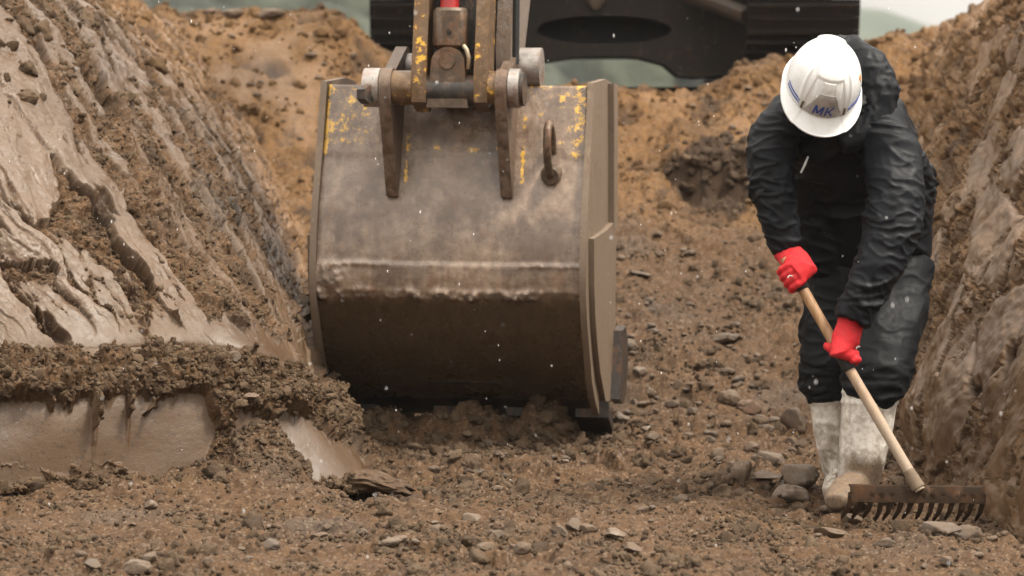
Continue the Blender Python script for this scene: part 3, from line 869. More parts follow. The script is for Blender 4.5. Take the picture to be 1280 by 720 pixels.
# hinge ears, pins and bosses
P1 = (-.075, 110); P2 = (.20, 84)                    # link pin and stick pin (depth, photo height)
def cyl(bm, x0, x1, d, z, r, n=28):
    bm_tube(bm, [B(x0, d, z), B(x0 + (x1 - x0) * .5, d, z), B(x1, d, z)], [r, r, r], n)
M_EAR = worn_metal('ear_plate_steel', .55, .12, (.085, .055, .038, 1), (.35, .6))
for x in (-.212, .206):
    bm = bmesh.new()
    d1, z1 = P1[0], Z_(P1[1], P1[0]); d2, z2_ = P2[0], Z_(P2[1], P2[0])
    arc = []
    for k in range(9):
        th = math.radians(200 - k * 17); arc.append((d1 + .070 * math.cos(th), z1 + .070 * math.sin(th)))
    for k in range(7):
        th = math.radians(100 - k * 24); arc.append((d2 + .075 * math.cos(th), z2_ + .075 * math.sin(th)))
    poly = [(.05, Z_(246, .05)), (.022, Z_(246, .02)), (-.020, Z_(215, -.02)), (-.085, Z_(165, -.085)), (-.135, Z_(135, -.135))] + arc + [(.20, Z_(130, .2)), (.15, Z_(160, .15))]
    bm_prism(bm, [B(x - .021, d, z) for d, z in poly], BX * .042)
    from_bm('hinge_ear', bm, M_EAR, BK, bevel=.004)
z1 = Z_(110, P1[0]); z2_ = Z_(84, P2[0])
for x0, x1 in ((-.295, -.236), (.230, .268)):
    bm = bmesh.new(); cyl(bm, x0, x1, P1[0], z1, .070)
    o = from_bm('pin_boss', bm, M_BOSS, BK, bevel=.008, auto=.6)
bm = bmesh.new()
bm_tube(bm, [B(-.302, P1[0] - .012, z1 - .018), B(-.286, P1[0] - .012, z1 - .018)], [.040, .040], 6); bm_tube(bm, [B(-.296, P1[0] - .060, z1 - .026), B(-.262, P1[0] - .075, z1 - .026)], [.034, .034], 6)
from_bm('pin_bolt', bm, M_DARK, BK, bevel=.004)
bm = bmesh.new(); cyl(bm, .262, .283, P1[0], z1 - .003, .060); from_bm('pin_cap', bm, M_DARK, BK, bevel=.006)
for x0, x1, r in ((-.215, -.11, .050), (.225, .305, .072)):
    bm = bmesh.new(); cyl(bm, x0, x1, P2[0], z2_, r); from_bm('pin_boss', bm, M_BOSS, BK, bevel=.008)
# lifting eye
bm = bmesh.new()
x = .362; pts = []
for k in range(13):
    th = math.radians(-35 + k * 20.5); pts.append((.012 - .052 * math.cos(math.radians(90)) - .0, 0)); 
loop = [(.085, 218), (.02, 217), (-.035, 200), (-.055, 180), (-.048, 162), (-.015, 154), (.03, 158), (.075, 172), (.10, 190)]
bm_tube(bm, [Bp(x, d, y) for d, y in loop], [.015] * len(loop), 10, hint=BX)
from_bm('lifting_eye', bm, M_RUSTY, BK, smooth=True)
bm = bmesh.new(); bm_tube(bm, [Bp(x, .09, 216), Bp(x, .045, 218), Bp(x, .03, 219)], [.040, .036, .03], 14)
from_bm('eye_weld', bm, M_RUSTY, BK, smooth=True)

# tipping links, stick, cylinder
def plate(name, x0, x1, poly, mat, parent=EX, bev=.004):
    bm = bmesh.new(); bm_prism(bm, [B(x0, d, z) for d, z in poly], BX * (x1 - x0)); return from_bm(name, bm, mat, parent, bevel=bev)
zz = lambda y, d: Z_(y, d)
lk = [(-.125, zz(128, -.1)), (-.135, zz(90, -.1)), (-.10, zz(40, -.1)), (-.06, zz(-60, -.1)), (.0, zz(-240, 0)), (.14, zz(-240, .14)), (.08, zz(-60, .08)), (.04, zz(40, .04)), (.02, zz(100, .02)), (-.02, zz(140, -.02))]
plate('tipping_link', -.117, -.064, lk, M_YEL)
plate('tipping_link', .108, .156, lk, M_YEL)
for x0, x1 in ((-.190, -.118), (.157, .184)):
    bm = bmesh.new(); cyl(bm, x0, x1, P1[0], z1, .062); from_bm('link_bush', bm, M_YEL, EX, bevel=.006)
bm = bmesh.new(); cyl(bm, -.064, .108, P1[0], z1 - .01, .058); from_bm('link_pin', bm, M_DARK, EX, bevel=.004)
stick = [(.12, zz(130, .12)), (.08, zz(60, .08)), (.16, zz(-60, .16)), (.9, zz(-620, .9)), (1.5, zz(-640, 1.5)), (.62, zz(-40, .62)), (.34, zz(90, .34)), (.24, zz(128, .24))]
plate('stick', -.052, .150, stick, M_DARK, bev=.01)  # dark colour also stands in for shade in the recess between links
cheek = [(d - .035 if i in (0, 1, 2) else d, z) for i, (d, z) in enumerate(stick)]
plate('stick_cheek', .158, .212, cheek, M_GREY, bev=.008)
plate('stick_cheek', -.112, -.056, [(d + .05, z) for d, z in stick], M_DARK, bev=.008)
# hook-shaped rib and seal on the right cheek
bm = bmesh.new(); bm_tube(bm, [Bp(.222, .10, y) for y in (-60, 0, 40, 80)], [.014] * 4, 8); from_bm('grease_line', bm, M_BLACK, EX, smooth=True)
# cylinder rod eye
cx_ = .012
bm = bmesh.new(); bm_tube(bm, [Bp(cx_, -.06, 60), Bp(cx_, -.06, 57), Bp(cx_, -.06, 14), Bp(cx_, -.06, 10)], [(.055, .05), (.064, .06), (.064, .06), (.055, .05)], 28)
RE = from_bm('rod_head', bm, M_RUSTY, EX, smooth=True)
bm = bmesh.new(); bm_tube(bm, [Bp(cx_ + .004, -.119, 39), Bp(cx_ + .004, -.126, 39)], [.010, .010], 12); from_bm('grease_nipple', bm, M_DARK, RE, smooth=True)
bm = bmesh.new(); bm_tube(bm, [Bp(cx_ - .006, -.055, 14), Bp(cx_ - .006, -.03, -50), Bp(cx_ - .006, .1, -330)], [.034] * 3, 18); from_bm('cylinder_rod', bm, M_HOSE, EX, smooth=True)
lug = [(cx_ + .060 * math.cos(a), .060 * math.sin(a)) for a in np.radians(np.linspace(0, 180, 15))]
zc_ = zz(80, -.1)
bm = bmesh.new(); bm_prism(bm, [B(x, -.125, zc_ + z) for x, z in lug + [(cx_ - .066, -.09), (cx_ - .075, -.155), (cx_ + .075, -.155), (cx_ + .066, -.09)]], BD * .12)
LG = from_bm('rod_eye', bm, M_RUSTY, EX, bevel=.006)
bm = bmesh.new(); bm_tube(bm, [B(cx_, -.124, zc_ + .01), B(cx_, -.134, zc_ + .01)], [.030, .028], 20); from_bm('pin_end', bm, M_RUSTY, LG, smooth=True)
bm = bmesh.new(); bm_tube(bm, [Bp(.066, -.10, 57), Bp(.078, -.11, 62), Bp(.086, -.11, 72), Bp(.082, -.10, 86)], [.008] * 4, 8); from_bm('grease_line', bm, worn_metal('pale_line', .3, .3, (.3, .25, .17, 1)), EX, smooth=True)
bm = bmesh.new(); bm_tube(bm, [Bp(-.045, .02, -60), Bp(-.04, -.02, 20), Bp(-.03, -.05, 70), Bp(-.05, -.05, 105)], [.012] * 4, 8); from_bm('hydraulic_hose', bm, M_BLACK, EX, smooth=True)

# tracks: a loop of shoes round idler and sprocket
TY0, TL, TR = 17.45, 3.4, .43
S0 = FPX / TY0
zt0 = P(769, 84, TY0)[2]                              # underside of the shoes
SA = math.radians(0.0)
for pxl, pxr in ((462, 600), (934, 1075)):
    xa, xb = P(pxl, 90, TY0)[0], P(pxr, 90, TY0)[0]; xm, hw = (xa + xb) / 2, (xb - xa) / 2
    per = 2 * TL + 2 * math.pi * TR; nsh = 46
    bm = bmesh.new()
    bm_box(bm, (xm, TY0 + TR + TL / 2, zt0 + TR), hw * .45, TL / 2 - .05, TR * .62)
    T = from_bm('track', bm, M_TRACK, EX, bevel=.02)
    for yy in (TY0 + TR, TY0 + TR + TL):
        bm = bmesh.new(); bm_tube(bm, [(xm - hw * .5, yy, zt0 + TR), (xm + hw * .5, yy, zt0 + TR)], [TR - .07] * 2, 32); from_bm('idler', bm, M_TRACK, T, bevel=.02)
    proto = None
    for k in range(nsh):
        s = (k + .5) / nsh * per
        if s < TL: y, z, th = TY0 + TR + s, zt0, 0
        elif s < TL + math.pi * TR:
            th = (s - TL) / TR; y, z = TY0 + TR + TL + TR * math.sin(th), zt0 + TR - TR * math.cos(th)
        elif s < 2 * TL + math.pi * TR: th = math.pi; y, z = TY0 + TR + TL - (s - TL - math.pi * TR), zt0 + 2 * TR
        else:
            th = math.pi + (s - 2 * TL - math.pi * TR) / TR; y, z = TY0 + TR + TR * math.sin(th), zt0 + TR - TR * math.cos(th)
        tv = np.array([0, math.cos(th), math.sin(th)]); nv_ = np.array([0, math.sin(th), -math.cos(th)])
        if proto is None:
            bm = bmesh.new()
            I = np.eye(3)
            bm_box(bm, (0, 0, 0), hw, per / nsh * .48, .012)
            for q_ in (-.36, 0, .36):
                bm_box(bm, (0, q_ * per / nsh, -.026), hw * .985, .009, .0145)
            me = bpy.data.meshes.new('track_shoe'); bmesh.ops.recalc_face_normals(bm, faces=bm.faces); bm.to_mesh(me); bm.free(); me.materials.append(M_TRACK)
            proto = me
        o = bpy.data.objects.new('track_shoe', proto); COL.objects.link(o)
        R_ = Matrix(((1, tv[0], -nv_[0]), (0, tv[1], -nv_[1]), (0, tv[2], -nv_[2])))
        o.parent = T
        Mw = Matrix.Translation((xm, y, z)) @ R_.to_4x4()
        par = EX.matrix_basis @ (T.matrix_parent_inverse @ T.matrix_basis)
        o.matrix_parent_inverse = par.inverted()
        o.matrix_basis = Mw
# car body: arched cross frame with an oval opening, legs to the track frames
YC = 18.3
arch = [(600, 112), (640, 104), (655, 92), (680, 77), (720, 71), (760, 70), (800, 72), (830, 80), (848, 95), (870, 97), (935, 92), (960, 60), (960, -60), (600, -60)]
oval = [(755 + 84 * math.copysign(abs(math.cos(a)) ** .9, math.cos(a)), 37 + 17.5 * math.sin(a)) for a in np.linspace(0, 2 * math.pi, 36, endpoint=False)]
bm = bmesh.new(); bm_prism(bm, [P(x, y, YC) for x, y in arch], (0, .35, 0), [P(x, y, YC) for x, y in oval])
from_bm('cross_frame', bm, worn_metal('frame_steel', .18, -.3, (.018, .014, .011, 1), (.5, .8), rusty=.2), EX)
bm = bmesh.new(); a_ = P(600, -60, YC + .36); b_ = P(960, 66, YC + .36)
bm_box(bm, ((a_[0] + b_[0]) / 2, YC + .36 + .75, (a_[2] + b_[2]) / 2 + .02), (b_[0] - a_[0]) / 2, .75, (a_[2] - b_[2]) / 2)
from_bm('undercarriage', bm, M_TRACK, EX, bevel=.02)
bm = bmesh.new(); bm_tube(bm, [P(862, -6, YC - .12), P(905, 8, YC - .3), P(938, 22, YC - .42)], [(.05, .10)] * 3, 8); from_bm('frame_leg', bm, worn_metal('leg_steel', .5, -.2, (.12, .105, .095, 1)), EX, bevel=.01)
bm = bmesh.new(); bm_tube(bm, [P(745, -6, YC - .02), P(745, 4, YC - .02), P(745, 12, YC - .02)], [(.07, .05), (.05, .04), (.02, .02)], 10); from_bm('tow_lug', bm, M_GREY, EX, smooth=True)
# slewing platform and house above the frame
zt2 = P(769, -62, YC)[2]
xc = P(769, 0, YC)[0]
bm = bmesh.new(); bm_tube(bm, [(xc, YC + 1.2, zt2 - .02), (xc, YC + 1.2, zt2 + .2)], [.7, .7], 36); from_bm('slew_ring', bm, M_DARK, EX, bevel=.01)
bm = bmesh.new(); bm_box(bm, (xc + .1, YC + 1.4, zt2 + .28), 1.3, 1.9, .1); bm_box(bm, (xc + .75, YC + 1.6, zt2 + .9), .62, 1.6, .52)
bm_box(bm, (xc + .1, YC + 3.2, zt2 + .8), 1.3, .35, .5)
HS = from_bm('house', bm, M_YEL, EX, bevel=.03)
bm = bmesh.new(); bm_box(bm, (xc - .72, YC + .55, zt2 + 1.2), .46, .8, .82); from_bm('cab', bm, M_YEL, EX, bevel=.05)
bm = bmesh.new(); bm_box(bm, (xc - .72, YC - .262, zt2 + 1.3), .38, .006, .6); from_bm('windscreen', bm, plain('glass_dark', (.03, .035, .04, 1), .08), EX)
top = Bp(.05, 1.2, -630)
bm = bmesh.new()
bm_tube(bm, [(xc, YC + .5, zt2 + .6), (xc * .75 + top[0] * .25, YC - 1.2, zt2 + 2.0), (xc * .5 + top[0] * .5, YC - 2.9, zt2 + 2.2), top + np.array([0, .1, -.05])], [(.2, .25), (.2, .3), (.19, .26), (.17, .2)], 12, power=5)
from_bm('boom', bm, M_YEL, EX, smooth=True)
# ---------------------------------------------------------------- cloth, rubber, skin
def cloth_material(name, col, col2, rough):
    t = NT(name); w = t.coord('World')
    n1 = t.noise(w, 9, 5, .6); n2 = t.noise(w, 60, 5, .65); n3 = t.noise(w, 420, 2, .6)
    c = t.mix(t.ramp(n1, [(.35, 0), (.7, 1)]), col, col2)
    dust = t.ramp(t.math('ADD', t.math('MULTIPLY', n1, .6), t.math('MULTIPLY', n2, .4)), [(.58, 0), (.72, .35)])
    c = t.mix(dust, c, (.030, .029, .029, 1))
    drops = t.ramp(t.voro(w, 95), [(.0, 1), (.09, 0)])
    r = t.mix(drops, t.ramp(n2, [(.3, rough - .12), (.7, rough + .15)]), .12)
    b0 = t.bump(t.math('ADD', t.math('MULTIPLY', n2, .7), t.math('MULTIPLY', n3, .25)), .45, .004)
    b1 = t.bump(drops, .6, .002, b0)
    t.p(Base_Color=c, Roughness=r, Normal=b1, Specular_IOR_Level=.16)
    return t.m
M_JACKET = cloth_material('wet_black_jacket', (.0042, .0050, .0068, 1), (.008, .0092, .012, 1), .50)
M_TROUSER = cloth_material('wet_black_trousers', (.0046, .0052, .0066, 1), (.008, .009, .011, 1), .58)
def boot_material():
    t = NT('muddy_white_rubber'); w = t.coord('World')
    n1 = t.noise(w, 8, 6, .6); n2 = t.noise(w, 38, 6, .65); n3 = t.noise(w, 160, 4, .7)
    mud = t.attr('mud')
    c = t.mix(t.ramp(n2, [(.35, 0), (.7, 1)]), (.72, .68, .62, 1), (.52, .47, .41, 1))
    m = t.ramp(t.math('ADD', t.math('MULTIPLY', mud, .56), t.math('ADD', t.math('MULTIPLY', n1, .5), t.math('MULTIPLY', n2, .40))), [(.62, 0), (.92, .95)])
    stain = t.ramp(t.math('ADD', t.math('MULTIPLY', n1, .5), t.math('MULTIPLY', n2, .5)), [(.46, 0), (.62, .7)])
    c = t.mix(stain, c, (.22, .165, .115, 1))
    c = t.mix(m, c, t.mix(t.ramp(t.math('ADD', t.math('MULTIPLY', n2, .5), t.math('MULTIPLY', n3, .5)), [(.38, 0), (.62, 1)]), (.038, .022, .012, 1), (.20, .128, .070, 1)))
    t.p(Base_Color=c, Roughness=t.mix(m, .38, .7), Normal=t.bump(t.math('ADD', t.math('MULTIPLY', m, .7), t.math('MULTIPLY', n3, .25)), .5, .004))
    return t.m
M_BOOT = boot_material()
def skin_material():
    t = NT('skin'); n = t.noise(t.coord('World'), 60, 4, .6)
    t.p(Base_Color=t.mix(n, (.40, .20, .13, 1), (.50, .28, .20, 1)), Roughness=.5, Subsurface_Weight=.08, Subsurface_Radius=(.01, .004, .002))
    return t.m
M_SKIN = skin_material()
def knit(name, col, col2):
    t = NT(name); w = t.coord('World'); n = t.noise(w, 35, 5, .6); k = t.noise(w, 500, 2, .5)
    m = t.noise(w, 55, 5, .65)
    c = t.mix(t.ramp(n, [(.35, 0), (.7, 1)]), col, col2)
    c = t.mix(t.ramp(m, [(.56, 0), (.72, .6)]), c, (.09, .045, .03, 1))
    t.p(Base_Color=c, Roughness=.75, Normal=t.bump(k, .5, .002))
    return t.m
M_GLOVE = knit('red_knit', (.55, .006, .012, 1), (.40, .004, .010, 1))
M_PALM = knit('black_palm_coating', (.012, .011, .011, 1), (.022, .018, .016, 1))

# ---------------------------------------------------------------- person
PE = empty('person', tuple(P(1075, 632, 10.2)), 'worker in black rainwear, white helmet and red gloves bending over a rake', 'person')
def T(bm, pts, radii, n=20, power=2.2, hint=(0, 1, 0)):
    bm_tube(bm, [P(*p) for p in pts], radii, n, hint=hint, power=power)
def wrinkle(v, n, amp, comps):
    d = 0
    wv = np.stack([perlin(v * 5 + 3), perlin(v * 5 + 30), perlin(v * 5 + 60)], 1) * .035
    for sc_, off, a in comps:
        q = (v + wv) * np.array(sc_, np.float32) + off
        gate = sstep(-.25, .4, perlin(v * 4.5 + off))
        d = d + a * (np.clip(ridged(q, 1), 0, 1) ** 2.2 - .25) * gate
    return v + n * (amp * d)[:, None]
pxm = .0025                                            # metres per photo pixel at 10 m

# jacket: trunk, sleeves
bm = bmesh.new()
T(bm, [(1084,342,10.40), (1085,320,10.40), (1082,296,10.38), (1080,255,10.33), (1073,205,10.23), (1058,165,10.10), (1048,135,10.0), (1046,118,9.96)],
  [(.180,.145), (.206,.158), (.216,.16), (.220,.162), (.205,.155), (.195,.135), (.125,.105), (.085,.085)], 32, 2.4)
T(bm, [(1096,180,10.14), (1128,200,10.25), (1146,228,10.34), (1146,262,10.38)], [(.07,.08), (.07,.10), (.058,.10), (.05,.09)], 20)
T(bm, [(1012,165,10.14), (1014,200,10.18), (1016,250,10.27), (1030,330,10.36)], [(.07,.08), (.085,.10), (.085,.11), (.09,.11)], 20)
# sleeves
T(bm, [(1020,146,10.06), (985,146,10.04), (969,168,10.02), (962,205,9.99), (966,245,9.965), (976,285,9.95), (985,312,9.945)],
  [.070, .078, .078, .073, .067, .058, .047], 22)
T(bm, [(1062,158,10.02), (1098,168,9.99), (1114,195,9.95), (1120,240,9.88), (1117,285,9.83), (1100,330,9.80), (1082,365,9.785), (1065,402,9.775)],
  [.072, .092, .094, .090, .086, .078, .064, .053], 22)
v, n, q = remesh(bm, .0052, 8)
v = wrinkle(v, n, .0135, [((6, 6, 17), 3.0, 1.0), ((11, 9, 30), 9.0, .55), ((4, 4, 6), 20.0, .7)])
# creases bunch up at the elbows and cuffs
for c, r in ((P(1118,290,9.83), .12), (P(965,245,9.97), .09), (P(1075,375,9.78), .07), (P(982,300,9.95), .06), (P(1140,240,10.3), .10)):
    wgt = np.exp(-(((v - c) / r) ** 2).sum(1))
    v = v + n * (wgt * .016 * (np.clip(ridged(v * np.array((9, 9, 34), np.float32) + v[:, [0]] * 9, 1), 0, 1) ** 2 - .3))[:, None]
JK = link('jacket', mesh_np('jacket', v, q), M_JACKET, PE)
# seams, hem band and zip of the jacket
bm = bmesh.new()
T(bm, [(1010,196,9.99), (1006,206,9.975), (1001,216,9.97)], [.003, .004, .003], 8)
from_bm('cord_end', bm, plain('white_cord', (.7, .7, .7, 1), .5), JK, smooth=True)
# hood, pushed back on the neck and shoulders
bm = bmesh.new()
T(bm, [(1020,60,10.06), (1060,66,10.06), (1084,86,10.03), (1098,116,10.0), (1090,150,9.97), (1070,172,9.94), (1050,182,9.925)],
  [.035, .060, .072, .070, .060, .045, .03], 18)
T(bm, [(1062,72,10.02), (1088,96,9.98), (1104,124,9.95), (1103,132,9.95)], [.03, .034, .030, .015], 12)
v, n, q = remesh(bm, .0065, 4)
v = wrinkle(v, n, .012, [((14, 10, 14), 33.0, 1.0), ((30, 20, 24), 5.0, .5)])
link('hood', mesh_np('hood', v, q), M_JACKET, JK)

# trousers
bm = bmesh.new()
T(bm, [(1088,290,10.40), (1088,320,10.40), (1085,350,10.39), (1080,385,10.36)], [(.172,.14), (.180,.15), (.185,.15), (.15,.13)], 30, 2.5)
T(bm, [(1048,345,10.38), (1038,400,10.34), (1033,450,10.32), (1032,484,10.33), (1034,494,10.335)], [(.105,.125), (.092,.11), (.084,.10), (.080,.095), (.068,.085)], 24, 2.4)
T(bm, [(1122,335,10.38), (1116,390,10.28), (1103,440,10.17), (1094,470,10.12), (1090,486,10.12), (1088,494,10.13)], [(.108,.13), (.105,.12), (.104,.115), (.108,.115), (.098,.105), (.085,.095)], 24, 2.4)
v, n, q = remesh(bm, .0055, 8)
v = wrinkle(v, n, .016, [((6, 6, 10), 44.0, 1.0), ((12, 9, 22), 7.0, .5)])
wgt = sstep(.52, .40, v[:, 2])
v = v + n * (wgt * .012 * (ridged(v * np.array((8, 8, 26), np.float32), 2) - .35))[:, None]
TRS = link('trousers', mesh_np('trousers', v, q), M_TROUSER, PE)

# boots: shaft, foot and sole fused, with a rolled top edge
def boot(shaft, foot, seed):
    bm = bmesh.new()
    bm_tube(bm, [np.array(p[0]) for p in shaft], [p[1] for p in shaft], 24, power=2.2)
    bm_tube(bm, [np.array(p[0]) for p in foot], [p[1] for p in foot], 20, hint=(0, 0, 1), power=2.4)
    v, n, q = remesh(bm, .006, 5)
    v = wrinkle(v, n, .0045, [((4, 4, 16), seed, 1.0), ((9, 9, 9), seed + 4, .5)])
    zb = v[:, 2].min()
    h = v[:, 2] - zb
    v = v + n * (.004 * (np.exp(-((h - .355) / .006) ** 2) + np.exp(-((h - .325) / .005) ** 2)))[:, None]
    mud = sstep(.24, .06, h + .10 * fbm(v * 9, 3))
    return v, q, mud
zf = .018
f1 = P(1088, 470, 10.12); a1 = P(1075, 590, 10.12)
toe = P(1036, 632, 9.90)
v, q, mud = boot([(f1, (.086, .088)), (P(1088, 492, 10.12), (.088, .090)), (P(1084, 530, 10.12), (.084, .086)), (P(1078, 570, 10.12), (.076, .080)), (P(1072, 600, 10.13), (.068, .076)), (P(1070, 622, 10.14), (.058, .07))],
                 [((a1[0] + .03, 10.24, zf + .045), (.042, .045)), ((a1[0] + .0, 10.14, zf + .055), (.050, .055)), ((a1[0] - .045, 10.03, zf + .050), (.052, .050)), ((a1[0] - .085, 9.93, zf + .038), (.050, .036)), ((a1[0] - .105, 9.87, zf + .030), (.032, .024))], 3.0)
link('boot', mesh_np('boot', v, q, True, {'mud': mud}), M_BOOT, PE)
a2 = P(1042, 580, 10.36)
v, q, mud = boot([(P(1034, 470, 10.33), (.060, .075)), (P(1034, 492, 10.33), (.062, .076)), (P(1038, 530, 10.34), (.058, .072)), (P(1044, 570, 10.36), (.052, .066)), (P(1050, 600, 10.38), (.048, .064)), (P(1052, 622, 10.39), (.045, .06))],
                 [((a2[0] + .06, 10.46, zf + .03), (.04, .04)), ((a2[0] + .03, 10.38, zf + .045), (.045, .05)), ((a2[0] + .005, 10.28, zf + .038), (.046, .045)), ((a2[0] - .01, 10.19, zf + .03), (.042, .032)), ((a2[0] - .015, 10.14, zf + .025), (.028, .02))], 12.0)
link('boot', mesh_np('boot', v, q, True, {'mud': mud * .6}), M_BOOT, PE)

# helmet frame: A up through the crown, F to the front, S to the wearer's left
HC = P(1028, 107, 9.84)
F0 = Vector((-.10, -.62, -.78)).normalized()
A0 = Vector((.16, -.80, .62)); A0 = (A0 - F0 * A0.dot(F0)).normalized()
S0_ = A0.cross(F0).normalized()
A_, F_v, S_ = np.array(A0), np.array(F0), np.array(S0_)
def dome(az, el, off=0.0):
    """az 0 = front, el 0 = rim, pi/2 = crown"""
    az, el = np.asarray(az, float), np.asarray(el, float)
    ca, sa = np.cos(az), np.sin(az)
    e = np.cos(el) ** .85
    rf = np.where(ca > 0, .138, .142)
    x = sa * .116 * e; y = ca * rf * e; z = np.sin(el) ** .92 * .150
    # raised centre ridge with two flanking ribs, and a flattened front panel
    ridge = .0055 * (sstep(.046, .036, np.abs(x)) ) * sstep(.30, .55, el) * sstep(-.14, -.05, y + .1)
    rib = .0045 * np.exp(-((np.abs(az) - (.64 + .30 * el)) / .055) ** 2) * sstep(.05, .15, el) * sstep(1.25, .9, el) * (ca > 0)
    panel = -.004 * sstep(.60, .54, np.abs(az)) * sstep(.98, .90, el) * (ca > 0)
    r = 1 + (ridge + rib + panel + off) / .14
    return HC + S_ * (x * r)[..., None] + F_v * (y * r)[..., None] + A_ * (z * r)[..., None]
naz, nel = 220, 90
az = np.linspace(-math.pi, math.pi, naz, endpoint=False); el = np.linspace(0, math.pi / 2 - .002, nel)
AZ, EL = np.meshgrid(az, el, indexing='ij')
og = dome(AZ, EL); ig = dome(AZ, EL, -.003)
ia = np.arange(naz * nel).reshape(naz, nel); ib = ia + naz * nel
wrapq = lambda i, fl: np.stack([i, np.roll(i, -1, 0)], 0)
def ringq(i):
    j = np.roll(i, -1, 0)
    return np.stack([i[:, :-1], j[:, :-1], j[:, 1:], i[:, 1:]], -1).reshape(-1, 4)
rimq = np.stack([ia[:, 0], ib[:, 0], np.roll(ib[:, 0], -1), np.roll(ia[:, 0], -1)], -1)
cap = np.array([[ia[k, -1], ia[k + 1, -1], ia[-k - 2, -1], ia[-k - 1, -1]] for k in range(naz // 2 - 1)])
def helmet_mat():
    t = NT('white_helmet_shell'); w = t.coord('World'); n = t.noise(w, 14, 5, .6); n2 = t.noise(w, 70, 5, .65)
    d = t.ramp(t.math('ADD', t.math('MULTIPLY', n, .5), t.math('MULTIPLY', n2, .5)), [(.52, 0), (.70, .6)])
    t.p(Base_Color=t.mix(d, (.66, .66, .655, 1), (.48, .45, .40, 1)), Roughness=t.ramp(n2, [(.3, .18), (.7, .34)]), Specular_IOR_Level=.5, Normal=t.bump(n2, .06, .002))
    return t.m
M_HELM = helmet_mat()
HM = link('helmet', mesh_np('helmet', np.concatenate([og.reshape(-1, 3), ig.reshape(-1, 3)]), np.concatenate([ringq(ia), ringq(ib)[:, ::-1], rimq, cap, cap[:, ::-1] + naz * nel])), M_HELM, PE)
# brim
ww = np.linspace(0, 1, 10)
AZ, WW = np.meshgrid(az, ww, indexing='ij')
front = np.clip(np.cos(AZ), 0, 1) ** 1.3
wid = .013 + .037 * front
drop = -.004 - .020 * front * WW ** 1.2 - .006 * WW
base = dome(AZ, np.full_like(AZ, .02)); rad = base - HC; rad = rad - A_ * (rad @ A_)[..., None]; rad /= np.linalg.norm(rad, axis=2)[..., None]
brim_t = base + rad * (wid * WW - .003)[..., None] + A_ * (drop + .010 * (1 - WW) ** 3)[..., None]
brim_b = brim_t - A_ * .0035
n0, n1_ = AZ.shape
ia = np.arange(n0 * n1_).reshape(n0, n1_); ib = ia + n0 * n1_
e2 = np.stack([ia[:, -1], np.roll(ia[:, -1], -1), np.roll(ib[:, -1], -1), ib[:, -1]], -1)
link('brim', mesh_np('brim', np.concatenate([brim_t.reshape(-1, 3), brim_b.reshape(-1, 3)]), np.concatenate([ringq(ia)[:, ::-1], ringq(ib), e2])), M_HELM, HM)
# grey visor window on the front, its two slotted clips, side stripes
def patch(name, a_of, els, off, mat, nA=24, parent=None, thick=.0012):
    rows = []
    for e in els:
        lo, hi = a_of(e); rows.append([(x, e) for x in np.linspace(lo, hi, nA)])
    arr = np.array(rows); g1 = dome(arr[..., 0], arr[..., 1], off); g0 = dome(arr[..., 0], arr[..., 1], off - thick)
    m_, k_ = arr.shape[:2]; i = np.arange(m_ * k_).reshape(m_, k_); j = i + m_ * k_
    qq = lambda i: np.stack([i[:-1, :-1], i[:-1, 1:], i[1:, 1:], i[1:, :-1]], -1).reshape(-1, 4)
    sd = lambda a, b: np.stack([a[:-1], a[1:], b[1:], b[:-1]], -1)
    f = np.concatenate([qq(i), qq(j)[:, ::-1], sd(i[0], j[0]), sd(i[-1], j[-1]), sd(i[:, 0], j[:, 0]), sd(i[:, -1], j[:, -1])])
    return link(name, mesh_np(name, np.concatenate([g1.reshape(-1, 3), g0.reshape(-1, 3)]), f), mat, parent or HM)
M_VISOR = plain('grey_visor', (.40, .375, .355, 1), .3)
M_VISOR2 = plain('pale_visor', (.60, .58, .565, 1), .3)
M_BLUE = plain('blue_print', (.035, .075, .30, 1), .4)
patch('front_panel', lambda e: (-(.56 - .55 * (e - .05)), (.56 - .55 * (e - .05))), np.linspace(.05, .62, 24), .0016, M_VISOR)
patch('panel_window', lambda e: (-(.245 - .05 * (e - .6)), (.245 - .05 * (e - .6))), np.linspace(.622, .90, 14), .0026, M_VISOR2)
for s_ in (-1, 1):
    patch('panel_clip', lambda e: sorted((s_ * .575, s_ * .625)), np.linspace(.08, .26, 8), .0030, plain('dark_clip', (.10, .075, .05, 1), .5), 6)
    for e0 in (.135, .205):
        patch('side_stripe', lambda e: sorted((s_ * .70, s_ * 1.3)), np.linspace(e0, e0 + .035, 4), .0014, M_BLUE, 24)
patch('side_mark', lambda e: (1.30, 1.42), np.linspace(.12, .28, 5), .0014, M_BLUE, 6)
patch('side_mark', lambda e: (1.34, 1.48), np.linspace(.52, .66, 5), .0014, plain('orange_print', (.65, .28, .05, 1), .4), 6)
# letters on the panel, bent onto the shell
bm = bmesh.new()
def stroke(a, b, w=.10):
    a, b = np.array(a, float), np.array(b, float); n = 6
    top = []
    for i in range(n + 1):
        q = a + (b - a) * i / n
        for sx in (-w, w):
            for off in (.0032, .0022):
                x_, y_ = q[0] + sx, q[1]
                top.append(bm.verts.new(dome(np.array((x_ - 1.06) * .27 + y_ * .03), np.array(.11 + y_ * .215), off)))
    for i in range(n):
        k = 4 * i
        for a_, b_, c_, d_ in ((0, 2, 6, 4), (1, 5, 7, 3), (0, 4, 5, 1), (2, 3, 7, 6)):
            bm.faces.new((top[k + a_], top[k + b_], top[k + c_], top[k + d_]))
for a, b in (((.10, 0), (.10, 1)), ((.14, .97), (.48, .12)), ((.48, .12), (.82, .97)), ((.88, 0), (.88, 1)),
             ((1.30, 0), (1.30, 1)), ((1.42, .42), (1.95, 1)), ((1.52, .55), (2.0, 0))):
    stroke(a, b)
FP = from_bm('emblem', bm, M_BLUE, HM)

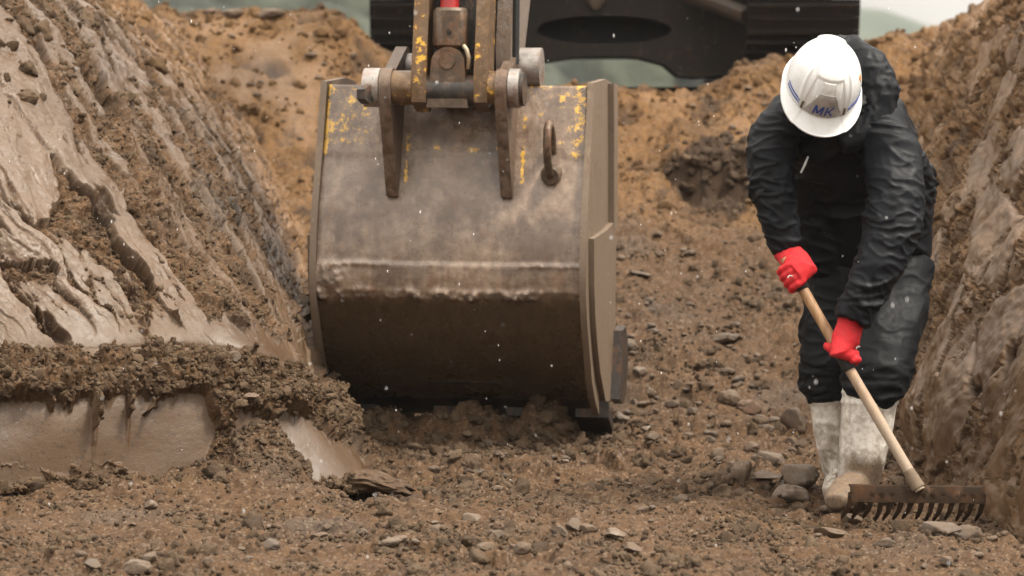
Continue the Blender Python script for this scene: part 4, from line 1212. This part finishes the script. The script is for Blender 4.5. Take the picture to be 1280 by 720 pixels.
# body: one continuous figure under the clothes, with a face
bm = bmesh.new()
hc = HC - A_ * .010
HR = lambda s, f, a: hc + S_ * s + F_v * f + A_ * a
bm_tube(bm, [HR(0, -.01, .085), HR(0, -.01, .07), HR(0, -.008, .03), HR(0, -.002, -.02), HR(0, .01, -.06), HR(0, .028, -.10), HR(0, .045, -.125), HR(0, .052, -.148)],
        [(.03, .04), (.055, .07), (.074, .090), (.076, .092), (.070, .082), (.054, .062), (.034, .036), (.015, .018)], 24, hint=F_v)
bm_tube(bm, [HR(0, .082, -.020), HR(0, .105, -.055), HR(0, .098, -.066)], [(.008, .010), (.015, .015), (.010, .008)], 12, hint=F_v)
for a_ in (-.086, -.096): bm_tube(bm, [HR(-.024, .072, a_), HR(0, .083, a_), HR(.024, .072, a_)], [.004, .0075, .004], 10, hint=A_)
bm_tube(bm, [HR(-.045, .078, -.004), HR(0, .090, -.004), HR(.045, .078, -.004)], [.009, .010, .009], 10, hint=A_)
for s_ in (-1, 1):
    bm_tube(bm, [HR(s_ * .076, -.012, .0), HR(s_ * .084, -.018, -.02), HR(s_ * .080, -.012, -.05)], [(.008, .014), (.010, .018), (.006, .010)], 10, hint=F_v)
bm_tube(bm, [HR(0, -.02, -.03), P(1045, 132, 9.97), P(1054, 155, 10.05)], [.058, .058, .07], 18)
T(bm, [(1054,150,10.05), (1062,170,10.12), (1078,215,10.24), (1090,265,10.34), (1093,310,10.40), (1088,350,10.40)], [(.08,.07), (.15,.10), (.145,.11), (.14,.11), (.15,.115), (.13,.11)], 24)
T(bm, [(1020,150,10.06), (985,150,10.04), (969,172,10.02), (962,205,9.99), (966,245,9.965), (982,300,9.95), (984,308,9.95)], [.05, .052, .05, .046, .042, .024, .02], 16)
T(bm, [(1062,162,10.02), (1098,172,9.99), (1114,198,9.95), (1120,240,9.88), (1116,288,9.83), (1072,384,9.78), (1069,392,9.78)], [.05, .055, .052, .048, .044, .024, .020], 16)
T(bm, [(1048,340,10.38), (1036,410,10.33), (1033,470,10.32), (1042,560,10.35), (1050,615,10.38)], [.085, .068, .054, .045, .036], 18)
T(bm, [(1122,335,10.38), (1112,400,10.26), (1096,468,10.12), (1080,560,10.12), (1071,612,10.13)], [.085, .070, .056, .046, .036], 18)
v, n, q = remesh(bm, .0065, 3)
BODY = link('body', mesh_np('body', v, q), M_SKIN, PE)
for s_ in (-1, 1):
    bm = bmesh.new(); bm_tube(bm, [HR(s_ * .031, .060, -.022), HR(s_ * .031, .068, -.022), HR(s_ * .031, .079, -.022), HR(s_ * .031, .083, -.022)], [.006, .012, .010, .004], 14, hint=A_)
    from_bm('eye', bm, plain('eye_white', (.7, .68, .65, 1), .2), BODY, smooth=True)

# ---------------------------------------------------------------- rake
RH0 = P(1146, 606, 9.66)                               # socket on the head
RH1 = P(987, 333, 9.88)                                # end of the handle in the upper fist
ax = (RH1 - RH0) / np.linalg.norm(RH1 - RH0)
def on_handle(py):
    f = (606 - py) / (606 - 333); return RH0 + (RH1 - RH0) * f
RK = empty('rake', tuple(RH0), 'wooden-handled garden rake with a rusty wide toothed head held by the worker', 'rake')
def wood():
    t = NT('worn_rake_wood')
    g = t.noise(t.coord('World', (60, 60, 9)), 1.0, 6, .6); n = t.noise(t.coord('World'), 20, 5, .6); n3 = t.noise(t.coord('World'), 160, 4, .6)
    c = t.mix(t.ramp(g, [(.3, 0), (.7, 1)]), (.20, .098, .040, 1), (.42, .25, .125, 1))
    z = t.sep(t.coord('World'))[2]
    m = t.ramp(t.math('ADD', t.math('MULTIPLY', t.math('SUBTRACT', .72, z), 1.5), t.math('MULTIPLY', n, .55)), [(.45, 0), (.9, .85)])
    c = t.mix(m, c, t.mix(n3, (.22, .16, .11, 1), (.40, .33, .26, 1)))
    t.p(Base_Color=c, Roughness=t.mix(m, .42, .75), Normal=t.bump(t.math('ADD', g, n3), .3, .002))
    return t.m
bm = bmesh.new()
k = 14
pts = [RH0 - ax * .02 + (RH1 + ax * .03 - RH0 + ax * .02) * (i / k) for i in range(k + 1)]
bm_tube(bm, pts, [.0165 + .0006 * math.sin(i * 1.7) for i in range(k + 1)], 18)
HD = from_bm('handle', bm, wood(), RK, smooth=True)
bm = bmesh.new(); hp = on_handle(458); sd_, nn_, tt_ = frame_of(ax)
bm_tube(bm, [hp + nn_ * -.0168 + sd_ * .002, hp + nn_ * -.0173 + sd_ * .002], [(.0028, .0042)] * 2, 10, hint=ax)
from_bm('screw_hole', bm, M_BLACK, HD)
hl, hr = P(1062, 609, 9.66), P(1229, 611, 9.70)
hx = (hr - hl); W_ = np.linalg.norm(hx); hx /= W_
hy = np.cross((0, 0, 1), hx); hy /= np.linalg.norm(hy); hz = np.cross(hx, hy)
M_RAKE = worn_metal('muddy_rake_steel', .15, -.4, (.020, .012, .007, 1), (.6, .85), rusty=.3)
M_RAKE.node_tree.nodes['Principled BSDF'].inputs['Specular IOR Level'].default_value = .15
M_SOCK = plain('muddy_wood', (.17, .12, .078, 1), .8)
bm = bmesh.new()
c = (hl + hr) / 2
# a bent channel: flat top and a lip down the front
sec = [(-.012, .006), (.016, .008), (.018, .004), (-.004, .001), (-.010, -.026), (-.018, -.044), (-.025, -.043), (-.020, -.012)]
def chan(t, j): return c + hx * (W_ / 2 * t) + hy * (sec[j][0] + .0015 * math.sin(t * 9)) + hz * (sec[j][1] + .0012 * math.sin(t * 13 + j))
N_ = 40; rings = [[bm.verts.new(chan(-1 + 2 * i / N_, j)) for j in range(len(sec))] for i in range(N_ + 1)]
for r0, r1 in zip(rings, rings[1:]):
    for j in range(len(sec)): bm.faces.new((r0[j], r0[(j + 1) % len(sec)], r1[(j + 1) % len(sec)], r1[j]))
bm.faces.new(rings[0]); bm.faces.new(rings[-1])
HEAD = from_bm('rake_head', bm, M_RAKE, RK, smooth=True)
rr_ = random.Random(4)
for i in range(14):
    t_ = -0.985 + 1.97 * i / 13
    p0 = c + hx * (W_ / 2 * t_) + hy * -.016 + hz * -.022
    ln_ = .076 + rr_.uniform(-.006, .004); lean = -.018 + rr_.uniform(-.006, .006)
    bm = bmesh.new()
    bm_tube(bm, [p0 + hz * .008, p0 - hz * ln_ * .3 + hx * lean * .15, p0 - hz * ln_ * .65 + hx * lean * .5 + hy * .004, p0 - hz * ln_ * .92 + hx * lean + hy * .016, p0 - hz * ln_ + hx * lean * 1.1 + hy * .020],
            [(.0098, .006), (.009, .006), (.0076, .0055), (.0055, .0045), (.003, .0025)], 8, power=4)
    from_bm('tine', bm, M_RAKE, HEAD, smooth=True)
bm = bmesh.new(); bm_tube(bm, [RH0 - ax * .012, RH0 + ax * .012, RH0 + ax * .05], [.022, .020, .0175], 18); from_bm('socket', bm, M_SOCK, HEAD, smooth=True)

# ---------------------------------------------------------------- gloves: fists closed round the handle
def glove(hp, wrist, up_ax, back, label_pts, flip):
    """hp: handle point in the fist; wrist: where the sleeve ends; up_ax: handle direction towards the thumb; back: direction of the knuckles"""
    up = np.asarray(up_ax, float); up /= np.linalg.norm(up)
    bk = np.asarray(back, float); bk -= up * (bk @ up); bk /= np.linalg.norm(bk)     # out of the handle towards the back of the hand
    sd = np.cross(up, bk) * flip                                                     # fingers curl round this way
    at = lambda a, b, c_: hp + up * a + bk * b + sd * c_
    red = bmesh.new()
    kn = [at(a, .034, .012) for a in (.032, .012, -.010, -.030)]
    pc = at(.004, .036, -.022)
    wr = np.asarray(wrist, float)
    # cuff, back of the hand
    bm_tube(red, [wr + (wr - pc) * .22, wr, wr * .5 + pc * .5, pc, at(.001, .036, .006)],
            [(.040, .036), (.041, .036), (.046, .033), (.047, .026), (.042, .019)], 20, hint=bk)
    for k_, (a, L_) in enumerate(((.034, .95), (.0115, 1.0), (-.0115, .97), (-.033, .85))):
        chain = [at(a * .9, .036, -.01), at(a, .036, .016), at(a, .024, .034 * L_ + .002), at(a, .002, .040 * L_), at(a * .95, -.018, .030 * L_), at(a * .92, -.026, .010)]
        bm_tube(red, chain, [.0115, .0118, .0112, .0108, .0102, .0082], 12, hint=up)
    bm_tube(red, [at(.015, .022, -.030), at(.036, .008, -.030), at(.052, -.014, -.020), at(.050, -.026, .002), at(.044, -.027, .016)], [.016, .0145, .0125, .0115, .008], 12, hint=up)
    v, n, q = remesh(red, .0032, 3)
    v = v + n * (.0012 * perlin(v * 60))[:, None]
    o = link('glove', mesh_np('glove', v, q), M_GLOVE, PE)
    # dark grip coating lines the palm, round the handle
    pal = bmesh.new()
    bm_tube(pal, [at(a, .004, -.001) for a in (.052, .046, .02, -.02, -.044, -.050)], [.017, .0205, .0225, .0225, .0205, .017], 20, hint=bk)
    v, n, q = remesh(pal, .003, 2)
    link('palm_grip', mesh_np('palm_grip', v, q), M_PALM, o)
    # sleeve-end ribbing
    rb = bmesh.new(); d = wr - pc; d /= np.linalg.norm(d)
    bm_tube(rb, [wr + d * .004, wr + d * .010, wr + d * .020], [(.040, .036), (.043, .039), (.041, .037)], 24, hint=bk)
    from_bm('cuff', rb, plain('red_cuff', (.50, .004, .008, 1), .8), o, smooth=True)
    # small white mark on the back
    mk = bmesh.new(); a, b, w_, h_ = label_pts
    bm_tube(mk, [at(a, .049, b), at(a + h_, .0495, b + w_ * .5), at(a + h_ * .4, .049, b + w_)], [(.0022, .0042)] * 3, 8, hint=bk)
    from_bm('mark', mk, plain('white_print', (.75, .72, .70, 1), .6), o, smooth=True)
    return o
cuA, cuB = P(985, 316, 9.945), P(1062, 409, 9.785)
glove(on_handle(346), cuA, ax, np.array([-.15, -.72, .66]), (-.006, .022, .016, .006), -1)
glove(on_handle(447), cuB, ax, np.array([.25, -.66, .70]), (-.006, .022, .016, .006), 1)
clod_dark = NT('dark_shade_soil')  # dark soil tone with the undercut's shade painted in
_n = clod_dark.noise(clod_dark.coord('World'), 40, 5, .65)
clod_dark.p(Base_Color=clod_dark.mix(_n, (.022, .014, .008, 1), (.075, .045, .025, 1)), Roughness=.7, Specular_IOR_Level=.2, Normal=clod_dark.bump(_n, .8, .01))
clod_dark = clod_dark.m
# ---------------------------------------------------------------- stones one can pick out
def stone_material(name):
    t = NT(name); w = t.coord('Object'); ww = t.coord('World')
    oi = t.n.new('ShaderNodeObjectInfo')
    n2 = t.noise(ww, 30, 6, .65); n3 = t.noise(ww, 170, 4, .7)
    c = t.mix(n2, t.mix(.55, oi.outputs['Color'], (.02, .014, .01, 1)), oi.outputs['Color'])
    mud = t.ramp(t.math('ADD', t.math('MULTIPLY', n2, .6), t.math('MULTIPLY', n3, .4)), [(.36, 0), (.52, .9)])
    c = t.mix(mud, c, t.mix(n3, (.06, .038, .022, 1), (.135, .09, .056, 1)))
    t.p(Base_Color=c, Roughness=t.mix(mud, t.ramp(n2, [(.3, .35), (.7, .65)]), .85), Normal=t.bump(t.math('ADD', n2, n3), .5, .005))
    return t.m
M_STONE = stone_material('wet_stone')
def ray_floor(px, py):
    d = P(px, py, 1.0) - CAM
    ys = np.linspace(8.0, 17.4, 1900)
    pts = CAM[None] + d[None] * ys[:, None]
    i = np.clip(np.searchsorted(FX, pts[:, 0]), 0, len(FX) - 1); j = np.clip(np.searchsorted(FY, pts[:, 1]), 0, len(FY) - 1)
    hit = np.where(pts[:, 2] < FLOORZ[j, i])[0]
    return pts[hit[0]] if len(hit) else None
def ray_bank(bank, px, py):
    q = bank[0]; r = q - CAM
    dep = r @ FWD; x = CX + FPX * (r @ RGT) / dep; y = CY - FPX * (r @ UPV) / dep
    k = np.where((np.abs(x - px) < 5) & (np.abs(y - py) < 5))[0]
    return q[k[np.argmin(q[k][:, 1])]] if len(k) else None
SHAPES = [lump(ICO3, 300 + k, .38, (1, .9, .8)) for k in range(10)]
SHAPES += [lump(ICO3, 330 + k, .25, (1, .9, .95)) for k in range(4)]
def stone(p, w, h, col, label, seed, group=None, sink=.25):
    r = random.Random(seed)
    v, f = SHAPES[seed % len(SHAPES)]
    v = v / np.abs(v).max(0)
    a = r.uniform(-.5, .5); c, s = math.cos(a), math.sin(a)
    v = v * np.array((w / 2, w / 2 * r.uniform(.7, 1.0), h / 2))
    b = r.uniform(-.2, .2)
    v = v @ np.array(((c, -s, 0), (s, c, 0), (0, 0, 1))).T @ np.array(((math.cos(b), 0, -math.sin(b)), (0, 1, 0), (math.sin(b), 0, math.cos(b)))).T
    o = link('stone', mesh_np('stone', v + np.asarray(p) + np.array((0, w * .2, h * (.5 - sink))), f), M_STONE)
    o.color = tuple(col) + (1,)
    return tag(o, label, 'stone', group)
g1, g2, pk, dk_, pl, tn = (.150, .125, .105), (.105, .090, .078), (.235, .120, .080), (.040, .028, .020), (.27, .215, .165), (.155, .100, .060)
named = [
 (934,516,36,22,pk,'reddish pink rounded stone standing out on the gravel slope left of the worker\'s trousers'),
 (905,428,44,16,dk_,'long dark flat stone high on the gravel slope between the bucket and the red gloves'),
 (966,582,48,24,g1,'grey wedge-shaped slab leaning on the stones left of the white boots'),
 (1000,604,52,38,g1,'large grey-brown rounded boulder touching the left white boot'),
 (985,630,62,34,(.25,.19,.16),'biggest pinkish-grey boulder lying low in front of the stone pile by the boots'),
 (958,600,48,14,tn,'thin flat brown slab jutting out of the stone pile by the boots'),
 (928,602,32,42,tn,'upright brown boulder at the left end of the stone pile by the boots'),
 (897,574,19,20,pl,'pale squarish stone alone on the brown slope left of the stone pile'),
 (800,346,30,11,g2,'thin grey flat stone right of the bucket edge at mid height'),
 (996,536,42,36,dk_,'dark lump of earth and rock just below the left trouser hem'),
 (912,506,34,26,tn,'dull brown stone directly left of the reddish pink stone'),
 (290,21,30,14,tn,'left of the two flat brown boulders on the skyline of the far left rim'),
 (338,21,36,15,tn,'right of the two flat brown boulders on the skyline of the far left rim'),
 (262,19,20,14,pk,'small orange-brown stone on the left rim beside the flat boulders'),
 (172,716,42,22,pl,'pale stone half buried in the foreground soil at lower left'),
 (1206,676,50,26,dk_,'dark brown angular stone below the right end of the rake head'),
 (1178,668,58,22,g1,'long grey-brown stone in the soil below the rake tines'),
 (847,628,30,13,dk_,'small dark pebble-like stone in the gravel below the bucket\'s right corner'),
 (821,296,17,11,g2,'dark grey oval stone on the ochre ramp right of the bucket top'),
 (770,672,30,16,pl,'whitish mottled stone in the foreground soil right of centre'),
 (492,682,44,18,pl,'whitish flat chip in the foreground soil below the dark hollow'),
 (606,688,26,14,tn,'rounded tan stone in the centre foreground soil'),
 (1040,672,52,18,tn,'flat tan stone in the soil left of the rake head\'s shadow'),
 (1108,684,40,16,g1,'grey stone in the foreground soil under the middle rake tines'),
 (786,438,26,20,g1,'grey stone nearest the right edge of the bucket beside its dark cutter'),
 (800,470,22,16,pl,'pale stone below and right of the bucket\'s dark side cutter'),
]
n_st = 0
for k, (px, py, w, h, col, lab) in enumerate(named):
    p = ray_floor(px, py)
    if p is None: continue
    s = p[1] / FPX
    stone(p, w * s, h * s, col, lab, k)
for px, py, w, h, col, lab in ((317,489,28,11,(.42,.30,.24),'pale pinkish stone stuck in the left bank above the rubble'),
                               (168,94,17,13,dk_,'dark stone sticking out high on the left bank'),
                               (296,446,22,20,dk_,'dark rounded stone in the left bank facing the bucket')):
    p = ray_bank(LB, px, py)
    if p is not None:
        s = p[1] / FPX; n_st += 1; stone(p + np.array((0, -.01, -.01)), w * s, h * s, col, lab, 60 + n_st)
r_ = random.Random(21)
zones = [((770, 990, 300, 420), 26, (7, 17), 'small stone on the upper part of the gravel ramp right of the bucket', 'stones on the upper gravel ramp'),
         ((770, 1005, 420, 560), 60, (9, 24), 'stone in the loose gravel between the bucket and the boots', 'stones in the gravel beside the bucket'),
         ((500, 1000, 545, 620), 60, (8, 22), 'stone in the rubble in front of the bucket teeth', 'stones in front of the bucket teeth'),
         ((100, 1250, 630, 712), 46, (10, 30), 'stone in the raked soil of the foreground', 'stones in the foreground soil'),
         ((140, 460, 30, 200), 22, (8, 24), 'stone on the ochre slope below the far left rim', 'stones on the far left slope'),
         ((780, 960, 100, 290), 12, (7, 15), 'stone on the ochre ramp under the excavator', 'stones on the ochre ramp')]
cols = [g1, g2, tn, tn, pl, (.19, .125, .085), dk_, (.125, .09, .065)]
for (xa, xb, ya, yb), cnt, (sa, sb), lab, grp in zones:
    for i in range(cnt):
        px, py = r_.uniform(xa, xb), r_.uniform(ya, yb)
        p = ray_floor(px, py)
        if p is None: continue
        s = p[1] / FPX; w = (sa + (sb - sa) * r_.random() ** 2.2) * s
        c = cols[r_.randrange(len(cols))]
        k_ = r_.uniform(.6, 1.0); c = tuple(x * k_ for x in c)
        if 'ochre' in grp or 'left slope' in grp: c = (c[0] * .5 + .11, c[1] * .5 + .055, c[2] * .4 + .02)
        stone(p, w, w * r_.uniform(.45, .8), c, lab, 100 + r_.randrange(9999), grp)

# ---------------------------------------------------------------- wooded hills in the mist
def hill_mat(name, a, b):
    t = NT(name); n = t.noise(t.coord('World'), .12, 6, .65)
    t.p(Base_Color=t.mix(t.ramp(n, [(.35, 0), (.65, 1)]), a, b), Roughness=.9)
    return t.m
def hill(name, x0, x1, y0, y1, hf, mat, nxx=120, nyy=50):
    xs_, ys_ = np.linspace(x0, x1, nxx), np.linspace(y0, y1, nyy)
    a, b = np.meshgrid(xs_, ys_); z = hf(a.ravel(), b.ravel())
    i = np.arange(nxx * nyy).reshape(nyy, nxx)
    q = np.stack([i[:-1, :-1], i[:-1, 1:], i[1:, 1:], i[1:, :-1]], -1).reshape(-1, 4)
    return tag(link(name, mesh_np(name, np.stack([a.ravel(), b.ravel(), z], 1), q), mat), kind='structure')
def h_near(x, y):
    t = sstep(120, 230, y)
    return 1.4 + t * (3 + 26 * sstep(16, -36, x) + 2.5 * perlin(np.stack([x / 25, y / 25, x * 0], 1)))
def h_far(x, y):
    t = sstep(300, 400, y)
    return 1.2 + t * (17.5 + 4.0 * sstep(58, 43, x) + 1.2 * perlin(np.stack([x / 30, y / 30, x * 0 + 4], 1)))
hill('hill', -140, 150, 118, 260, h_near, hill_mat('hill_grass', (.012, .018, .012, 1), (.034, .038, .026, 1)))
hill('far_hill', -200, 230, 290, 440, h_far, hill_mat('far_wood', (.03, .045, .032, 1), (.06, .075, .05, 1)))
rng2 = np.random.default_rng(77)
nt = 1500
tx = rng2.uniform(-75, 13, nt); ty = rng2.uniform(122, 235, nt)
tz = h_near(tx, ty)
sz = rng2.uniform(1.1, 2.9, nt).astype(np.float32)
crowns = [lump(ICO2, 500 + k, .75, (1, 1, 1.25)) for k in range(10)]
Vt, Ft, Tt, Ot = scatter(np.stack([tx, ty, tz + sz * 1.0], 1).astype(np.float32), sz, rng2, crowns, rng2.random(nt).astype(np.float32), np.zeros(nt, np.float32))
def tree_mat():
    t = NT('far_foliage'); n = t.noise(t.coord('World'), .9, 6, .7)
    c = t.mix(t.attr('tone'), (.003, .006, .004, 1), (.060, .070, .044, 1))
    c = t.mix(t.math('MULTIPLY', n, .3), c, (.03, .036, .022, 1))
    t.p(Base_Color=c, Roughness=.9, Normal=t.bump(n, 1.0, .5))
    return t.m
tag(link('forest', mesh_np('forest', Vt, Ft, True, {'tone': Tt}), tree_mat()), kind='stuff')

# ---------------------------------------------------------------- mist between here and the hills
bm = bmesh.new(); bm_box(bm, (0, 200, 45), 420, 260, 48.5)
t = NT('mist'); t.n.remove(t.b)
pv = t.n.new('ShaderNodeVolumePrincipled'); pv.inputs['Density'].default_value = .0004; pv.inputs['Color'].default_value = (.90, .92, .94, 1)
pv.inputs['Anisotropy'].default_value = .2
t.l.new(pv.outputs[0], t.out.inputs['Volume'])
tag(from_bm('haze', bm, t.m), kind='stuff')

# ---------------------------------------------------------------- wet snow falling
rs = np.random.default_rng(9)
nf = 420
yy = rs.uniform(6.5, 13.0, nf); pxs = rs.uniform(-20, 1300, nf); pys = rs.uniform(-20, 740, nf)
pos = np.array([P(a, b, c) for a, b, c in zip(pxs, pys, yy)])
okm = np.array([p[2] > (floor_z(p[0], p[1]) if p[1] > 7.5 else 0) + .05 for p in pos])
pos = pos[okm]; szf = (.0006 + .0015 * rs.random(len(pos)) ** 2.2)
fv, ff = ico(2)
fv = fv * np.array((.72, .72, 1.35))
stt = np.stack([np.ones(len(pos)), np.ones(len(pos)), rs.uniform(.8, 2.2, len(pos))], 1)
V_ = (fv[None] * szf[:, None, None] * stt[:, None, :] + pos[:, None, :]).reshape(-1, 3)
F_ = (ff[None] + (np.arange(len(pos)) * len(fv))[:, None, None]).reshape(-1, 3)
tm = NT('wet_snow'); tm.p(Base_Color=(.82, .83, .84, 1), Roughness=.4)
tag(link('falling_sleet', mesh_np('falling_sleet', V_, F_), tm.m), kind='stuff')

dc = []
rd = np.random.default_rng(31)
for _ in range(130):
    a_ = rd.normal(893, 32); b_ = rd.normal(197, 17) - .12 * (a_ - 890)
    p = ray_floor(a_, b_)
    if p is not None: dc.append(p - np.array((0, 0, .012)))
dc = np.array(dc, np.float32)
V_, F_, T_, O_ = scatter(dc, (rd.random(len(dc)) ** 2.5 * .034 + .007).astype(np.float32), rd, medium, np.clip(rd.normal(.02, .08, len(dc)), 0, 1).astype(np.float32), np.zeros(len(dc), np.float32))
tag(link('undercut_shade_soil', mesh_np('undercut_shade_soil', V_, F_, True, {'tone': T_ * .3, 'ochre': O_}), clod_dark), kind='stuff')  # dark clods carrying painted shade inside the undercut

# tongue of clay torn loose from the foot of the left bank, with the hollow under it
rt = np.random.default_rng(2)
tv, tf = lump(ico(5), 909, .30, (1, .8, .8), .04, 2)
tv = tv / np.abs(tv).max(0) * np.array((.150, .12, .038))
tv[:, 2] += .016 * fbm(tv * np.array((16, 16, 4)), 4) - .22 * np.clip(tv[:, 0], 0, 1) - .9 * np.clip(tv[:, 0] - .05, 0, 1) ** 2
pt = P(462, 600, 10.36)
o = link('clay_clod', mesh_np('clay_clod', tv + pt, tf, True, {'smear': np.full(len(tv), .35), 'wet_shade': .4 * sstep(.01, -.02, tv[:, 2])}), M_SOIL)  # underside tinted dark, shade put into the colour
tag(o, 'torn tongue of clay over the dark hollow at the left bank foot', 'clod', kind='thing')
# ---------------------------------------------------------------- surroundings
def ground_sheet(name, quads, mat):
    v, f = [], []
    for q in quads:
        f.append([len(v) + i for i in range(4)]); v += q
    return tag(link(name, mesh_np(name, v, f, False, {'smear': np.zeros(len(v)), 'ochre': np.full(len(v), .2), 'grey': np.full(len(v), .3)}), mat), kind='structure')
ground_sheet('excavation_floor', [[(-30, -40, -.03), (30, -40, -.03), (30, 8.2, -.03), (-30, 8.2, -.03)]], M_SOIL)
zt = 1.55
ground_sheet('ground', [[(-700, 17.2, zt), (700, 17.2, zt), (700, 900, zt), (-700, 900, zt)],
                        [(-700, 9.5, zt), (-4.4, 9.5, zt), (-4.4, 17.2, zt), (-700, 17.2, zt)],
                        [(4.4, 9.5, zt), (700, 9.5, zt), (700, 17.2, zt), (4.4, 17.2, zt)]], M_SOIL)

# ---------------------------------------------------------------- light
world = bpy.data.worlds.new('World'); scene.world = world
world.use_nodes = True
wt = world.node_tree; bg = wt.nodes['Background']
sky = wt.nodes.new('ShaderNodeTexSky'); sky.sky_type = 'NISHITA'; sky.sun_disc = False
SUN_EL, SUN_AZ = math.radians(60), math.radians(112)    # azimuth clockwise from +Y
sky.sun_elevation = SUN_EL; sky.sun_rotation = SUN_AZ
sky.air_density = 1.0; sky.dust_density = 6.0; sky.ozone_density = 1.0
hs = wt.nodes.new('ShaderNodeHueSaturation'); hs.inputs['Saturation'].default_value = .25
wt.links.new(sky.outputs[0], hs.inputs['Color'])
# overcast cloud layer over it: brightest overhead, a third of that at the horizon
tc = wt.nodes.new('ShaderNodeTexCoord'); sx = wt.nodes.new('ShaderNodeSeparateXYZ'); wt.links.new(tc.outputs['Generated'], sx.inputs[0])
m1 = wt.nodes.new('ShaderNodeMath'); m1.operation = 'MULTIPLY_ADD'; wt.links.new(sx.outputs[2], m1.inputs[0]); m1.inputs[1].default_value = 2.6; m1.inputs[2].default_value = .72
m2 = wt.nodes.new('ShaderNodeMath'); m2.operation = 'MAXIMUM'; wt.links.new(m1.outputs[0], m2.inputs[0]); m2.inputs[1].default_value = .25
nz_ = wt.nodes.new('ShaderNodeTexNoise'); nz_.inputs['Scale'].default_value = 9; nz_.inputs['Detail'].default_value = 5; wt.links.new(tc.outputs['Generated'], nz_.inputs['Vector'])
m3 = wt.nodes.new('ShaderNodeMath'); m3.operation = 'MULTIPLY_ADD'; wt.links.new(nz_.outputs['Fac'], m3.inputs[0]); m3.inputs[1].default_value = .9; m3.inputs[2].default_value = .55
m4 = wt.nodes.new('ShaderNodeMath'); m4.operation = 'MULTIPLY'; wt.links.new(m2.outputs[0], m4.inputs[0]); wt.links.new(m3.outputs[0], m4.inputs[1])
vm = wt.nodes.new('ShaderNodeVectorMath'); vm.operation = 'SCALE'; vm.inputs[0].default_value = (4.45, 4.2, 3.8); wt.links.new(m4.outputs[0], vm.inputs['Scale'])
mx = wt.nodes.new('ShaderNodeMix'); mx.data_type = 'RGBA'; mx.inputs[0].default_value = .85
wt.links.new(hs.outputs[0], mx.inputs[6]); wt.links.new(vm.outputs[0], mx.inputs[7]); wt.links.new(mx.outputs[2], bg.inputs[0])
bg.inputs[1].default_value = .08
sd = bpy.data.lights.new('sun', 'SUN'); sd.energy = 1.5; sd.angle = math.radians(10); sd.color = (1, .92, .80)
so = bpy.data.objects.new('sun', sd); COL.objects.link(so)
dirv = Vector((math.sin(SUN_AZ) * math.cos(SUN_EL), math.cos(SUN_AZ) * math.cos(SUN_EL), math.sin(SUN_EL)))
so.rotation_euler = dirv.to_track_quat('Z', 'Y').to_euler()
so.location = (0, 5, 20)
vs_ = scene.view_settings
scene.display_settings.display_device = 'sRGB'
vs_.view_transform = 'Standard'; vs_.look = 'None'; vs_.gamma = 1; vs_.use_curve_mapping = False
vs_.exposure = 1.72
scene.cycles.use_denoising = True
scene.cycles.max_bounces = 6
scene.render.film_transparent = False
